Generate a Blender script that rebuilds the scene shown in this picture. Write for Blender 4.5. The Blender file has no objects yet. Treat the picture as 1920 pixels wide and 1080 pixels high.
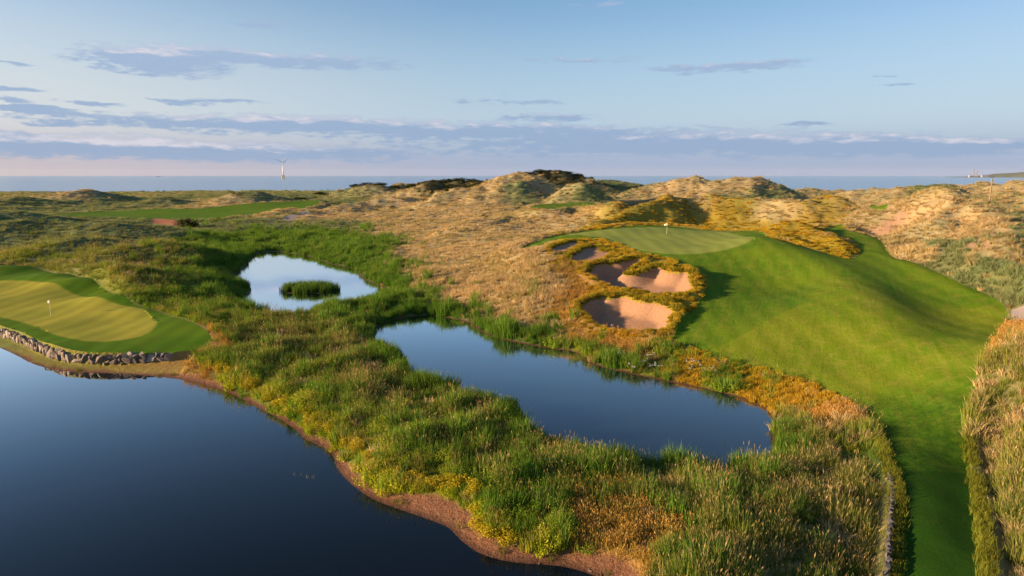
import bpy, bmesh, math, random
import numpy as np
from mathutils import Vector, Matrix

random.seed(7)
rng = np.random.default_rng(11)
R = math.radians
scn = bpy.context.scene
COL = scn.collection

# ------------------------------------------------------------------ camera
CAM_Z = 21.0
PITCH = R(9.4)
FPX = 1280.0                     # focal length in pixels of a 1920 wide frame
cam_d = bpy.data.cameras.new('camera')
cam_d.sensor_width = 36.0
cam_d.lens = 36.0 * FPX / 1920.0
cam_d.clip_start = 0.5
cam_d.clip_end = 90000.0
cam = bpy.data.objects.new('camera', cam_d)
cam.location = (0, 0, CAM_Z)
cam.rotation_euler = (R(90) - PITCH, 0, 0)
COL.objects.link(cam)
scn.camera = cam

# ------------------------------------------------------------------ light
SUN_AZ = R(-103.0)                # measured from +Y, negative = towards -X
SUN_EL = R(11.5)
sun_d = bpy.data.lights.new('sun', 'SUN')
sun_d.energy = 5.0
sun_d.angle = R(1.2)
sun_d.color = (1.0, 0.67, 0.37)
sun = bpy.data.objects.new('sun', sun_d)
to_sun = Vector((math.sin(SUN_AZ) * math.cos(SUN_EL), math.cos(SUN_AZ) * math.cos(SUN_EL), math.sin(SUN_EL)))
sun.rotation_euler = to_sun.to_track_quat('Z', 'Y').to_euler()
COL.objects.link(sun)

vs = scn.view_settings
vs.view_transform = 'Standard'
vs.look = 'None'
vs.exposure = 1.35
vs.gamma = 1.0
vs.use_curve_mapping = False
scn.cycles.use_denoising = True
scn.cycles.max_bounces = 6
scn.cycles.diffuse_bounces = 2
scn.cycles.glossy_bounces = 2
scn.cycles.transmission_bounces = 4
scn.cycles.transparent_max_bounces = 4
scn.cycles.caustics_reflective = False
scn.cycles.caustics_refractive = False
scn.render.film_transparent = False


class NT:
    """small helper for node trees"""
    def __init__(self, tree):
        self.t = tree
        self.n = tree.nodes
        self.l = tree.links

    def new(self, typ, **kw):
        nd = self.n.new(typ)
        for k, v in kw.items():
            setattr(nd, k, v)
        return nd

    def put(self, sock, val):
        if val is None:
            return
        if isinstance(val, bpy.types.NodeSocket):
            self.l.new(val, sock)
        else:
            if hasattr(sock, 'default_value'):
                try:
                    if isinstance(val, tuple) and len(val) == 3 and sock.type == 'RGBA':
                        val = val + (1.0,)
                    sock.default_value = val
                except Exception:
                    sock.default_value = (val,) * 3

    def math(self, op, a, b=None, c=None, clamp=False):
        nd = self.new('ShaderNodeMath', operation=op)
        nd.use_clamp = clamp
        self.put(nd.inputs[0], a)
        self.put(nd.inputs[1], b)
        self.put(nd.inputs[2], c)
        return nd.outputs[0]

    def vmath(self, op, a, b=None):
        nd = self.new('ShaderNodeVectorMath', operation=op)
        self.put(nd.inputs[0], a)
        self.put(nd.inputs[1], b)
        return nd.outputs['Value'] if op in ('LENGTH', 'DOT_PRODUCT') else nd.outputs[0]

    def mix(self, f, a, b, mode='MIX'):
        nd = self.new('ShaderNodeMix', data_type='RGBA', blend_type=mode)
        self.put(nd.inputs[0], f)
        self.put(nd.inputs[6], a)
        self.put(nd.inputs[7], b)
        return nd.outputs[2]

    def noise(self, vec, scale, detail=4.0, rough=0.55, dist=0.0):
        nd = self.new('ShaderNodeTexNoise')
        if vec is not None:
            self.l.new(vec, nd.inputs['Vector'])
        nd.inputs['Scale'].default_value = scale
        nd.inputs['Detail'].default_value = detail
        nd.inputs['Roughness'].default_value = rough
        nd.inputs['Distortion'].default_value = dist
        return nd.outputs['Fac']

    def sstep(self, x, lo, hi, a=0.0, b=1.0):
        nd = self.new('ShaderNodeMapRange', interpolation_type='SMOOTHSTEP')
        self.put(nd.inputs[0], x)
        nd.inputs[1].default_value = lo
        nd.inputs[2].default_value = hi
        nd.inputs[3].default_value = a
        nd.inputs[4].default_value = b
        return nd.outputs[0]

    def comb(self, x, y, z):
        nd = self.new('ShaderNodeCombineXYZ')
        self.put(nd.inputs[0], x)
        self.put(nd.inputs[1], y)
        self.put(nd.inputs[2], z)
        return nd.outputs[0]

    def sep(self, v):
        nd = self.new('ShaderNodeSeparateXYZ')
        self.l.new(v, nd.inputs[0])
        return nd.outputs

    def ramp(self, f, stops):
        nd = self.new('ShaderNodeValToRGB')
        self.put(nd.inputs[0], f)
        e = nd.color_ramp.elements
        while len(e) < len(stops):
            e.new(0.5)
        for el, (p, c) in zip(e, stops):
            el.position = p
            el.color = tuple(c) + (1.0,)
        return nd.outputs[0]


def ray(px, py):
    """unit direction through a point of the 1920 x 1080 frame"""
    u = (px - 960.0) / FPX
    v = (540.0 - py) / FPX
    d = np.array([u, math.cos(PITCH) + v * math.sin(PITCH), -math.sin(PITCH) + v * math.cos(PITCH)])
    return d / np.linalg.norm(d)


def azel(px, py):
    d = ray(px, py)
    return math.atan2(d[0], d[1]), math.asin(d[2])


# ------------------------------------------------------------------ sky
world = bpy.data.worlds.new('World')
scn.world = world
world.use_nodes = True
W = NT(world.node_tree)
W.n.clear()
out = W.new('ShaderNodeOutputWorld')
bg = W.new('ShaderNodeBackground')
sky = W.new('ShaderNodeTexSky', sky_type='NISHITA')
sky.sun_disc = False
sky.sun_elevation = SUN_EL
sky.sun_rotation = SUN_AZ
sky.altitude = 20.0
sky.air_density = 1.0
sky.dust_density = 0.6
sky.ozone_density = 2.0
gen = W.new('ShaderNodeTexCoord').outputs['Generated']
dx, dy, dz = W.sep(W.vmath('NORMALIZE', gen))
el = W.math('ARCSINE', dz)
az = W.math('ARCTAN2', dx, dy)
base = W.mix(1.0, sky.outputs[0], (1.09, 1.22, 1.37), 'MULTIPLY')     # clear maritime air: cooler than the model's default
base = W.mix(W.sstep(az, R(0), R(50), 0.0, 1.0), base, W.mix(1.0, base, (.95, .87, .86), 'MULTIPLY'))
base = W.mix(W.sstep(el, 0.06, 0.25, .75, 0.0), base, (3.25, 4.05, 5.1))
# low sun to the west: the sky pales to cream on that side, and a lilac-blue band lies along the horizon all round
WEST = W.sstep(az, R(-46), R(4), 1.0, 0.0)
base = W.mix(W.math('MULTIPLY', W.math('MULTIPLY', WEST, .62), W.sstep(el, 0.02, 0.34, 1.0, 0.0)), base, (5.7, 5.4, 5.0))
band = W.math('MULTIPLY', W.sstep(el, 0.0, 0.085, 1.0, 0.0), 0.9)
base = W.mix(band, base, W.mix(WEST, (2.15, 2.75, 4.1), (3.7, 3.15, 3.5)))
CLOUD_LOW, CLOUD_HIGH, CLOUD_LIT = (1.9, 2.75, 4.1), (2.45, 3.3, 4.6), (5.6, 5.2, 5.5)
# thin stratus streaks: (px, py, half width, half height, strength) in the frame they were read from
CLOUDS = [(285, 107, 130, 19, 1.15), (560, 112, 190, 14, 0.95), (320, 136, 110, 12, .7), (395, 190, 95, 5, 1.0),
          (480, 230, 330, 15, 1.1), (150, 275, 260, 17, 1.15), (460, 287, 320, 17, 1.0), (930, 245, 300, 15, .9),
          (1250, 270, 420, 19, 1.1), (1680, 278, 330, 17, 1.05), (1090, 112, 110, 6, .7), (1370, 124, 150, 9, 1.0),
          (965, 192, 110, 7, .55), (1040, 220, 80, 6, .8), (1520, 235, 36, 5, .9), (1685, 160, 40, 4, .6),
          (1685, 140, 45, 3, .5), (500, 45, 52, 6, .7), (320, 33, 40, 6, .35), (35, 163, 55, 6, .9), (50, 206, 60, 7, 1.0),
          (110, 235, 60, 5, .7), (30, 125, 40, 5, .7), (170, 192, 60, 4, .8), (20, 188, 40, 7, .8), (1850, 268, 90, 7, .6),
          (1130, 8, 70, 9, .4), (15, 255, 50, 5, .7)]


warp_v = W.comb(W.math('MULTIPLY', az, 9.0), W.math('MULTIPLY', el, 40.0), 0.3)
n1 = W.noise(warp_v, 1.1, 4.0, .6)
n2 = W.noise(warp_v, 3.6, 4.0, .65)
e2 = W.math('MULTIPLY_ADD', W.math('SUBTRACT', n1, .5), 0.024, el)
a2 = W.math('MULTIPLY_ADD', W.math('SUBTRACT', n2, .5), 0.06, az)
ae = W.comb(a2, e2, 0.0)
tot, top = None, None
for (px, py, hw, hh, s) in CLOUDS:
    a0, e0 = azel(px, py)
    a1, _ = azel(px + hw, py)
    _, e1 = azel(px, py - hh)
    ia, ie = 1 / (a1 - a0), 1 / (e1 - e0)
    nd = W.new('ShaderNodeVectorMath', operation='MULTIPLY_ADD')
    W.l.new(ae, nd.inputs[0])
    nd.inputs[1].default_value = (ia, ie, 0)
    nd.inputs[2].default_value = (-a0 * ia, -e0 * ie, 0)
    r2 = W.vmath('DOT_PRODUCT', nd.outputs[0], nd.outputs[0])
    g = W.math('POWER', math.exp(-1.0), r2)
    tot = W.math('MULTIPLY_ADD', g, s, 0.0 if tot is None else tot)
    if hw < 75:
        continue
    tv = W.math('MULTIPLY', g, W.vmath('DOT_PRODUCT', nd.outputs[0], (0.0, s, 0.0)))
    top = tv if top is None else W.math('ADD', top, tv)
fine = W.math('MULTIPLY_ADD', W.math('SUBTRACT', n2, .5), 2.3, tot)
m0 = W.sstep(W.math('MULTIPLY', fine, W.sstep(tot, .0, .3)), .13, .72)
wide = W.math('MULTIPLY', W.sstep(n1, .62, .82), W.sstep(el, .02, .30, .30, .10))
m0 = W.math('MAXIMUM', m0, wide)
edge = W.math('MULTIPLY', W.sstep(W.math('MULTIPLY_ADD', W.math('SUBTRACT', n2, .5), 1.2, top), .18, .75), W.sstep(m0, .05, .5))
ccol = W.mix(W.sstep(el, .0, .2), CLOUD_LOW, CLOUD_HIGH)
ccol = W.mix(W.math('MULTIPLY', edge, .75), ccol, CLOUD_LIT)
skyc = W.mix(W.math('MULTIPLY', m0, .90), base, ccol)
W.l.new(skyc, bg.inputs[0])
bg.inputs[1].default_value = 0.058
W.l.new(bg.outputs[0], out.inputs[0])
world.cycles.sampling_method = 'MANUAL'
world.cycles.sample_map_resolution = 256

# ------------------------------------------------------------------ numeric helpers
_perm = np.random.default_rng(5).permutation(512)
_perm = np.concatenate([_perm, _perm, _perm])
_ang = np.random.default_rng(6).random(512) * 2 * np.pi
_gx, _gy = np.cos(_ang), np.sin(_ang)


def noise2(x, y):
    xi = np.floor(x).astype(np.int64)
    yi = np.floor(y).astype(np.int64)
    xf, yf = x - xi, y - yi
    u = xf * xf * xf * (xf * (xf * 6 - 15) + 10)
    v = yf * yf * yf * (yf * (yf * 6 - 15) + 10)

    def g(ix, iy, fx, fy):
        h = _perm[(_perm[ix & 511] + iy) & 511]
        return _gx[h] * fx + _gy[h] * fy
    a = g(xi, yi, xf, yf)
    b = g(xi + 1, yi, xf - 1, yf)
    c = g(xi, yi + 1, xf, yf - 1)
    d = g(xi + 1, yi + 1, xf - 1, yf - 1)
    return (a + u * (b - a) + v * ((c + u * (d - c)) - (a + u * (b - a)))) * 1.5


def fbm(x, y, s, octv=4, gain=.5):
    t, a, w = 0, 1.0, 0
    for o in range(octv):
        t = t + a * noise2(x / s + 17.3 * o, y / s - 9.1 * o)
        w += a
        a *= gain
        s *= .5
    return t / w


def ridged(x, y, s, octv=3):
    t, a, w = 0, 1.0, 0
    for o in range(octv):
        t = t + a * (1 - np.abs(noise2(x / s + 31.7 * o, y / s + 5.3 * o)) * 1.8)
        w += a
        a *= .5
        s *= .5
    return t / w


def sm(x, lo, hi):
    t = np.clip((x - lo) / (hi - lo), 0, 1)
    return t * t * (3 - 2 * t)


def warp(x, y):
    """azimuth in degrees and log distance, so that near and far are treated alike"""
    d = np.sqrt(x * x + y * y) + 1e-6
    return np.degrees(np.arctan2(x, y)), np.log(d) * 25.0


# ------------------------------------------------------------------ lie of the land
HZ = [  # px, py, height above the lake
    (700, 720, .8), (850, 850, 1.0), (1000, 950, 1.0), (1200, 950, 1.1), (1400, 960, 1.1), (1550, 890, 1.3),
    (1550, 1000, 1.1), (1300, 1050, 1.0), (600, 680, .8), (480, 660, .9), (420, 600, 1.2), (560, 620, .8),
    (350, 560, 1.3), (280, 510, 1.5), (640, 600, .6), (1640, 1000, 1.0), (1640, 1075, .9),
    (1760, 1080, 2.0), (1760, 950, 2.0), (1750, 850, 2.0), (1750, 780, 2.0), (1852, 1000, 1.4), (1845, 860, 1.3),
    (1700, 720, 2.0), (1600, 760, 1.6), (1500, 720, 1.5), (1400, 685, 1.4), (1300, 655, 1.4), (1780, 660, 2.8),
    (1600, 700, 2.2), (1500, 670, 2.2), (1840, 640, 2.9), (1900, 800, 3.0), (1900, 950, 2.6), (1895, 1070, 2.4),
    (1350, 600, 3.4), (1280, 640, 1.8), (1450, 600, 3.6), (1560, 640, 3.4), (1640, 660, 3.0),
    (1350, 520, 6.0), (1500, 540, 5.0), (1420, 480, 8.2), (1300, 470, 8.7), (1430, 545, 5.0), (1540, 510, 6.6),
    (1250, 440, 9.0), (1000, 455, 8.7), (1100, 430, 9.2), (1200, 416, 10.2), (1280, 420, 9.6), (1380, 428, 9.3), (1360, 450, 9.0),
    (1060, 470, 7.9), (1100, 482, 7.3), (1200, 530, 5.3), (1280, 540, 5.5), (1180, 595, 3.0), (1200, 625, 2.2),
    (1325, 545, 5.2), (1290, 590, 3.8), (1100, 540, 4.6), (1070, 600, 2.4), (1120, 640, 1.2), (1200, 660, 1.2),
    (1000, 500, 6.4), (900, 500, 4.8), (800, 500, 3.6), (900, 560, 2.6), (1000, 570, 3.1), (1000, 620, 1.2),
    (750, 520, 1.8), (850, 570, 1.2), (700, 450, 3.2), (850, 430, 6.0), (800, 400, 6.4), (700, 400, 5.0), (740, 480, 2.6),
    (100, 480, 2.2), (250, 470, 2.2), (50, 450, 2.4), (300, 440, 1.8), (200, 430, 3.0), (40, 500, 2.2), (180, 505, 2.0),
    (400, 440, 1.0), (500, 450, .7), (600, 455, .8), (420, 480, .7), (360, 480, 1.0), (640, 440, 1.4),
    (420, 425, 2.6), (550, 422, 2.6), (620, 410, 4.2), (330, 425, 2.2), (100, 425, 3.4), (20, 410, 4.2), (60, 393, 4.5), (160, 412, 3.4),
    (300, 402, 2.8), (450, 392, 4.2), (580, 378, 6.5), (200, 398, 3.0), (100, 402, 3.2), (380, 396, 3.4), (510, 385, 5.4),
    (1600, 430, 7.2), (1570, 418, 8.0), (1650, 470, 6.2), (1670, 495, 5.8), (1780, 535, 4.6), (1900, 580, 3.4),
    (1750, 560, 4.6), (1850, 585, 3.4), (1700, 535, 5.4), (1800, 570, 4.0), (1780, 620, 3.5), (1750, 600, 4.0), (1700, 600, 4.2), (1840, 610, 3.3), (1720, 650, 2.9), (1640, 395, 9.0), (1075, 383, 9.8), (1000, 388, 10.2), (1150, 380, 10.2),
    (975, 452, 8.4), (930, 420, 8.6), (900, 470, 6.0),
]
HD = [  # px, py, distance: crest and flank points
    (1417, 450, 128), (1513, 487, 112), (1590, 517, 103), (1633, 557, 92), (1680, 590, 84), (1700, 630, 77),
    (1500, 408, 147), (1560, 450, 130), (1606, 480, 122), (1440, 428, 143), (1530, 430, 139),
    (1905, 612, 72), (1850, 680, 64), (1920, 700, 60),
    (1100, 400, 176), (1160, 385, 184), (1200, 374, 190), (1300, 361, 205), (1370, 366, 200), (1440, 378, 190), (1500, 374, 192), (1600, 382, 196),
    (1545, 385, 190), (1620, 395, 190),
    (1300, 400, 180), (1400, 402, 176), (1200, 400, 178), (1500, 405, 172), (1250, 385, 190),
    (950, 400, 222), (1000, 396, 225), (1060, 395, 215), (880, 400, 240), (900, 385, 262), (830, 380, 300),
    (1090, 343, 305), (1060, 362, 300), (1120, 362, 300), (1160, 365, 300), (1020, 370, 305),
    (950, 321, 360), (1000, 326, 352), (1040, 318, 372), (1075, 325, 375), (880, 344, 335), (920, 352, 320), (1000, 350, 330), (1130, 335, 390), (1180, 347, 380),
    (1180, 362, 310), (1230, 352, 335), (1290, 334, 335), (1340, 338, 330), (1400, 329, 340), (1450, 341, 342), (1490, 362, 350), (1350, 358, 290), (1430, 362, 280),
    (820, 345, 400), (850, 331, 455), (780, 338, 455), (700, 345, 450), (760, 362, 370), (700, 372, 380), (640, 362, 440), (600, 360, 490), (650, 385, 360),
    (1550, 352, 460), (1500, 354, 470), (1620, 352, 400), (1560, 366, 320), (1640, 349, 330), (1690, 372, 250),
    (1677, 375, 178), (1747, 361, 168), (1800, 368, 160), (1830, 378, 152), (1880, 390, 142), (1920, 402, 136), (1622, 402, 168), (1600, 398, 175),
    (1720, 400, 158), (1800, 450, 127), (1750, 420, 143), (1700, 440, 140), (1900, 450, 118), (1900, 500, 104), (1650, 420, 158), (1800, 500, 110), (1720, 470, 127),
    (1757, 341, 330), (1840, 333, 390), (1913, 337, 390), (1700, 352, 330), (1880, 352, 300), (1800, 352, 270), (1890, 370, 230), (1840, 362, 230),
    (150, 354, 520), (90, 366, 480), (50, 372, 450), (0, 364, 500), (220, 366, 500), (300, 373, 460), (330, 362, 600), (460, 357, 440), (400, 372, 410), (500, 362, 450), (520, 353, 560), (600, 355, 600),
    (310, 378, 430), (390, 356, 720), (270, 358, 760), (50, 357, 800), (430, 380, 400), (150, 385, 430), (240, 385, 420),
    (540, 370, 440), (680, 358, 520),
]
ctrl = []
for px, py, z in HZ:
    d = ray(px, py)
    t = (z - CAM_Z) / d[2]
    ctrl.append((d[0] * t, d[1] * t, z))
for px, py, D in HD:
    d = ray(px, py)
    t = D / math.hypot(d[0], d[1])
    ctrl.append((d[0] * t, d[1] * t, CAM_Z + d[2] * t))
for a, D, z in [(-48, 60, .5), (-60, 40, .0), (-60, 90, 2), (-48, 130, 2), (-60, 200, 4), (-48, 250, 4), (-50, 400, 5), (-55, 700, 4),
                (-30, 760, 2), (-10, 760, 5), (5, 700, 6), (20, 700, 5), (35, 700, 5), (50, 700, 5), (0, 560, 8), (20, 520, 8), (50, 400, 14), (50, 250, 14),
                (48, 140, 13), (52, 100, 9), (50, 70, 6), (55, 45, 4), (45, 28, 2), (70, 60, 5), (90, 60, 5), (90, 200, 9), (130, 60, 3),
                (160, 25, 2), (180, 60, 3), (-160, 60, 2), (-130, 60, 1), (-100, 60, 0), (-90, 200, 2), (-120, 250, 3), (180, 250, 4), (130, 250, 6),
                (-90, 700, 3), (180, 700, 4), (90, 700, 4), (30, 18, 1.6), (10, 22, .8), (45, 18, 2.0)]:
    ctrl.append((math.sin(R(a)) * D, math.cos(R(a)) * D, z))
ctrl = np.array(ctrl)
ca, cb = warp(ctrl[:, 0], ctrl[:, 1])
RC = 1.6
Kd = np.sqrt((ca[:, None] - ca[None]) ** 2 + (cb[:, None] - cb[None]) ** 2 + RC * RC)
Kd[np.diag_indices(len(ctrl))] += -0.6          # slight smoothing
P = np.stack([np.ones(len(ctrl))], 1)
A = np.block([[Kd, P], [P.T, np.zeros((1, 1))]])
sol = np.linalg.solve(A, np.concatenate([ctrl[:, 2], [0.0]]))
RW, RP = sol[:-1], sol[-1]


def h_base(x, y):
    a, b = warp(np.asarray(x, float), np.asarray(y, float))
    sh = a.shape
    a, b = a.ravel(), b.ravel()
    o = np.empty(a.size)
    for i in range(0, a.size, 20000):
        s = slice(i, i + 20000)
        o[s] = np.sqrt((a[s, None] - ca) ** 2 + (b[s, None] - cb) ** 2 + RC * RC) @ RW + RP
    return o.reshape(sh)


_T = np.exp(np.linspace(math.log(20), math.log(900), 500))


def hit(px, py):
    """point of the land seen at a place of the photograph"""
    d = ray(px, py)
    X, Y, Z = d[0] * _T, d[1] * _T, CAM_Z + d[2] * _T
    g = Z - h_base(X, Y)
    k = np.argmax(g < 0) if (g < 0).any() else len(_T) - 1
    k = max(k, 1)
    f = g[k - 1] / (g[k - 1] - g[k] + 1e-9)
    f = min(max(f, 0), 1)
    t = _T[k - 1] + f * (_T[k] - _T[k - 1])
    return (d[0] * t, d[1] * t)


def at_z(px, py, z):
    d = ray(px, py)
    t = (z - CAM_Z) / d[2]
    return (d[0] * t, d[1] * t)


def poly_hit(pts):
    return np.array([hit(*p) for p in pts])


def poly_z(pts, z=0.0):
    return np.array([at_z(p[0], p[1], z) for p in pts])


def smooth_poly(p, it=2):
    for _ in range(it):
        q = np.roll(p, -1, axis=0)
        p = np.stack([.75 * p + .25 * q, .25 * p + .75 * q], 1).reshape(-1, 2)
    return p


def sdf(poly, x, y, pad=30.0):
    """signed distance, negative inside; clipped at pad"""
    o = np.full(x.shape, float(pad))
    lo, hi = poly.min(0) - pad, poly.max(0) + pad
    idx = np.nonzero((x > lo[0]) & (x < hi[0]) & (y > lo[1]) & (y < hi[1]))[0]
    a, b = poly, np.roll(poly, -1, axis=0)
    for i in range(0, idx.size, 40000):
        k = idx[i:i + 40000]
        X, Y = x[k, None], y[k, None]
        ex, ey = (b - a)[:, 0], (b - a)[:, 1]
        wx, wy = X - a[:, 0], Y - a[:, 1]
        t = np.clip((wx * ex + wy * ey) / (ex * ex + ey * ey + 1e-12), 0, 1)
        dd = np.sqrt(((wx - t * ex) ** 2 + (wy - t * ey) ** 2).min(1))
        c1 = (a[:, 1] <= Y) != (b[:, 1] <= Y)
        xc = a[:, 0] + (Y - a[:, 1]) / np.where(np.abs(ey) < 1e-9, 1e-9, ey) * ex
        ins = ((c1 & (X < xc)).sum(1) % 2) == 1
        o[k] = np.minimum(np.where(ins, -dd, dd), pad)
    return o


def grow_poly(poly, d):
    a = np.roll(poly, 1, axis=0)
    b = np.roll(poly, -1, axis=0)
    t = b - a
    nn = np.stack([t[:, 1], -t[:, 0]], 1) / (np.linalg.norm(t, axis=1, keepdims=True) + 1e-9)
    area = .5 * np.sum(poly[:, 0] * np.roll(poly[:, 1], -1) - np.roll(poly[:, 0], -1) * poly[:, 1])
    return poly + nn * (d if area > 0 else -d)


# ---- outlines
LAKE = smooth_poly(np.concatenate([poly_z([
    (-160, 585), (-80, 622), (0, 654), (30, 668), (60, 685), (110, 697), (160, 700), (230, 702), (300, 708), (350, 714), (400, 728), (440, 742), (480, 765),
    (520, 785), (560, 812), (563, 822), (600, 838), (622, 852), (628, 880), (650, 905), (690, 935), (740, 955), (800, 975), (840, 990), (860, 1015),
    (900, 1043), (960, 1058), (1040, 1062), (1090, 1072), (1180, 1110)]),
    np.array([(4, 20), (-2, 8), (-20, -20), (-70, -40), (-130, -10), (-150, 50), (-125, 90)])]), 2)
POND_M = smooth_poly(poly_z([
    (700, 622), (720, 605), (760, 597), (800, 591), (840, 597), (880, 605), (892, 617), (920, 633), (980, 646), (1040, 656), (1083, 661), (1092, 677), (1130, 691),
    (1200, 706), (1270, 721), (1350, 736), (1410, 755), (1452, 782), (1441, 800), (1446, 830), (1441, 868), (1400, 884), (1300, 884), (1200, 866), (1100, 840), (1040, 822), (990, 806),
    (985, 770), (960, 757), (900, 748), (840, 728), (772, 704), (768, 672), (740, 652), (705, 640)]), 2)
POND_U = smooth_poly(poly_z([
    (480, 476), (513, 472), (540, 476), (580, 482), (602, 492), (630, 500), (662, 504), (672, 524), (705, 537), (738, 548), (680, 562), (600, 579), (547, 590), (503, 586),
    (478, 572), (437, 562), (470, 556), (480, 545), (474, 533), (432, 519), (458, 509), (470, 492)]), 2)
POND_U = grow_poly(POND_U, .5)
LG_ALL = smooth_poly(poly_z([
    (-160, 530), (-60, 512), (0, 512), (60, 515), (110, 524), (160, 534), (200, 549), (250, 574), (300, 589), (350, 604), (386, 620), (402, 640), (385, 650), (330, 657),
    (250, 660), (180, 661), (130, 657), (90, 645), (40, 622), (0, 609), (-80, 590), (-170, 560)], 1.6), 2)
LG_PUT = smooth_poly(poly_z([
    (-140, 540), (-60, 534), (0, 536), (83, 539), (153, 557), (207, 573), (260, 579), (288, 595), (298, 610), (285, 624), (258, 634), (200, 642), (150, 641), (100, 628),
    (50, 606), (0, 592), (-100, 570)], 1.6), 2)
RG_PUT = smooth_poly(poly_hit([
    (1047, 434), (1090, 440), (1140, 447), (1175, 464), (1230, 475), (1290, 475), (1350, 473), (1400, 466), (1417, 456), (1395, 442), (1340, 431), (1250, 423), (1180, 425), (1110, 428)]), 2)
FAIR = poly_hit([
    (973, 453), (1010, 441), (1060, 429), (1130, 422), (1200, 413), (1280, 417), (1350, 428), (1425, 427), (1440, 440), (1470, 449), (1520, 461), (1570, 479), (1600, 489), (1617, 480),
    (1595, 458), (1565, 437), (1535, 424), (1555, 414), (1585, 410), (1578, 430), (1620, 455), (1658, 470), (1665, 498), (1710, 510), (1780, 540), (1860, 570), (1893, 590), (1880, 620),
    (1852, 650), (1836, 690), (1825, 740), (1808, 790), (1812, 840), (1822, 900), (1832, 960), (1838, 1020), (1845, 1075)])
FAIR_B = poly_hit([(1684, 1075), (1687, 1000), (1689, 940), (1690, 905), (1672, 880), (1660, 830), (1620, 770), (1560, 730), (1480, 700), (1400, 685), (1330, 664),
                   (1255, 640), (1275, 603), (1310, 572), (1328, 535), (1310, 503), (1250, 482), (1200, 473), (1160, 456), (1120, 446), (1060, 444), (1020, 456), (990, 462)])
STRIP_END = np.array([hit(1850, 1130), hit(1856, 1180), (20.2, 8.0), (15.0, 8.0), hit(1672, 1180), hit(1680, 1130)])
FAIR = smooth_poly(np.concatenate([FAIR, STRIP_END, FAIR_B]), 2)
BUNK = [grow_poly(smooth_poly(poly_hit(b), 2), .12) for b in (
    [(1033, 467), (1060, 457), (1083, 452), (1077, 462), (1057, 473), (1040, 474)],
    [(1063, 485), (1087, 474), (1100, 465), (1123, 464), (1120, 474), (1147, 472), (1133, 481), (1113, 489), (1083, 491)],
    [(1100, 510), (1118, 502), (1133, 498), (1160, 498), (1173, 493), (1203, 487), (1202, 494), (1178, 506), (1162, 520), (1187, 522), (1213, 513), (1238, 503), (1247, 515), (1273, 517), (1287, 514),
     (1290, 535), (1299, 551), (1270, 556), (1220, 554), (1180, 549), (1150, 542), (1120, 529)],
    [(1092, 584), (1100, 571), (1133, 561), (1140, 567), (1167, 560), (1190, 567), (1207, 573), (1233, 573), (1260, 587), (1257, 597), (1247, 607), (1250, 620), (1227, 624), (1187, 623), (1140, 614), (1115, 602)])]
BUNK_ZONE = smooth_poly(poly_hit([(1012, 462), (1060, 446), (1125, 448), (1165, 460), (1200, 475), (1250, 484), (1308, 505), (1327, 535), (1308, 570), (1273, 603), (1255, 635),
                                  (1200, 640), (1130, 630), (1080, 600), (1090, 560), (1080, 520), (1040, 490)]), 2)
FAR_FAIR = [smooth_poly(poly_hit(b), 2) for b in (
    [(80, 402), (180, 396), (300, 391), (370, 392), (420, 386), (510, 379), (600, 373), (598, 382), (572, 391), (520, 396), (480, 401), (430, 406), (375, 412), (320, 411), (220, 408), (130, 406)],
    [(987, 391), (1010, 382), (1067, 381), (1120, 377), (1153, 381), (1140, 385), (1083, 385), (1040, 393)],
    [(1625, 384), (1650, 382), (1668, 390), (1655, 398), (1630, 394)],
    [(-20, 425), (22, 423), (28, 430), (-10, 434)],
    [(122, 419), (180, 418), (186, 425), (140, 425)])]
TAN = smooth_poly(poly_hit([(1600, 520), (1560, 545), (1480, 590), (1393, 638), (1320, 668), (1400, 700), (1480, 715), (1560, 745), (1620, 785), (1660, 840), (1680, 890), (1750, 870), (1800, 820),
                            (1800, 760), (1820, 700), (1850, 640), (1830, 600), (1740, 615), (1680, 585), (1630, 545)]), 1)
EARTH = smooth_poly(poly_hit([(276, 409), (322, 411), (340, 415), (332, 421), (300, 420)]), 2)
PATHS = [smooth_poly(poly_hit(b), 1) for b in (
    [(527, 410), (552, 402), (572, 396), (577, 399), (566, 404), (540, 411)],
    [(1893, 586), (1915, 578), (1960, 574), (1970, 598), (1920, 602), (1900, 608)])]
RIDGE_G = smooth_poly(poly_hit([(1440, 428), (1470, 416), (1500, 412), (1540, 432), (1575, 455), (1612, 482), (1590, 486), (1540, 468), (1480, 450), (1445, 440)]), 1)

# ------------------------------------------------------------------ terrain grid (rings round the viewpoint, finest in front)
az_f = np.arange(-44, 44.01, 0.115)
az_all = np.concatenate([np.arange(-180, -44, 2.0), az_f, np.arange(46, 180, 2.0)])
D_near = np.arange(27.0, 44.0, 0.22)
D_far = 44.0 * np.exp(np.arange(0, math.log(1500 / 44.0), 0.005))
D_in = np.array([1.0, 4, 8, 12, 16, 19, 21, 22.5, 23.7, 24.6, 25.3, 25.8, 26.2, 26.6])
D_all = np.concatenate([D_in, D_near, D_far])
NA, ND = len(az_all), len(D_all)
AA, DD = np.meshgrid(np.radians(az_all), D_all)
GX = (np.sin(AA) * DD).ravel()
GY = (np.cos(AA) * DD).ravel()
GD = DD.ravel()
cell = np.maximum(np.gradient(D_all)[:, None] * np.ones(NA), 0.02).ravel()

front = np.abs(np.degrees(np.arctan2(GX, GY))) < 44.5
colf = np.nonzero(np.abs(az_all) < 44.3)[0]


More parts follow.
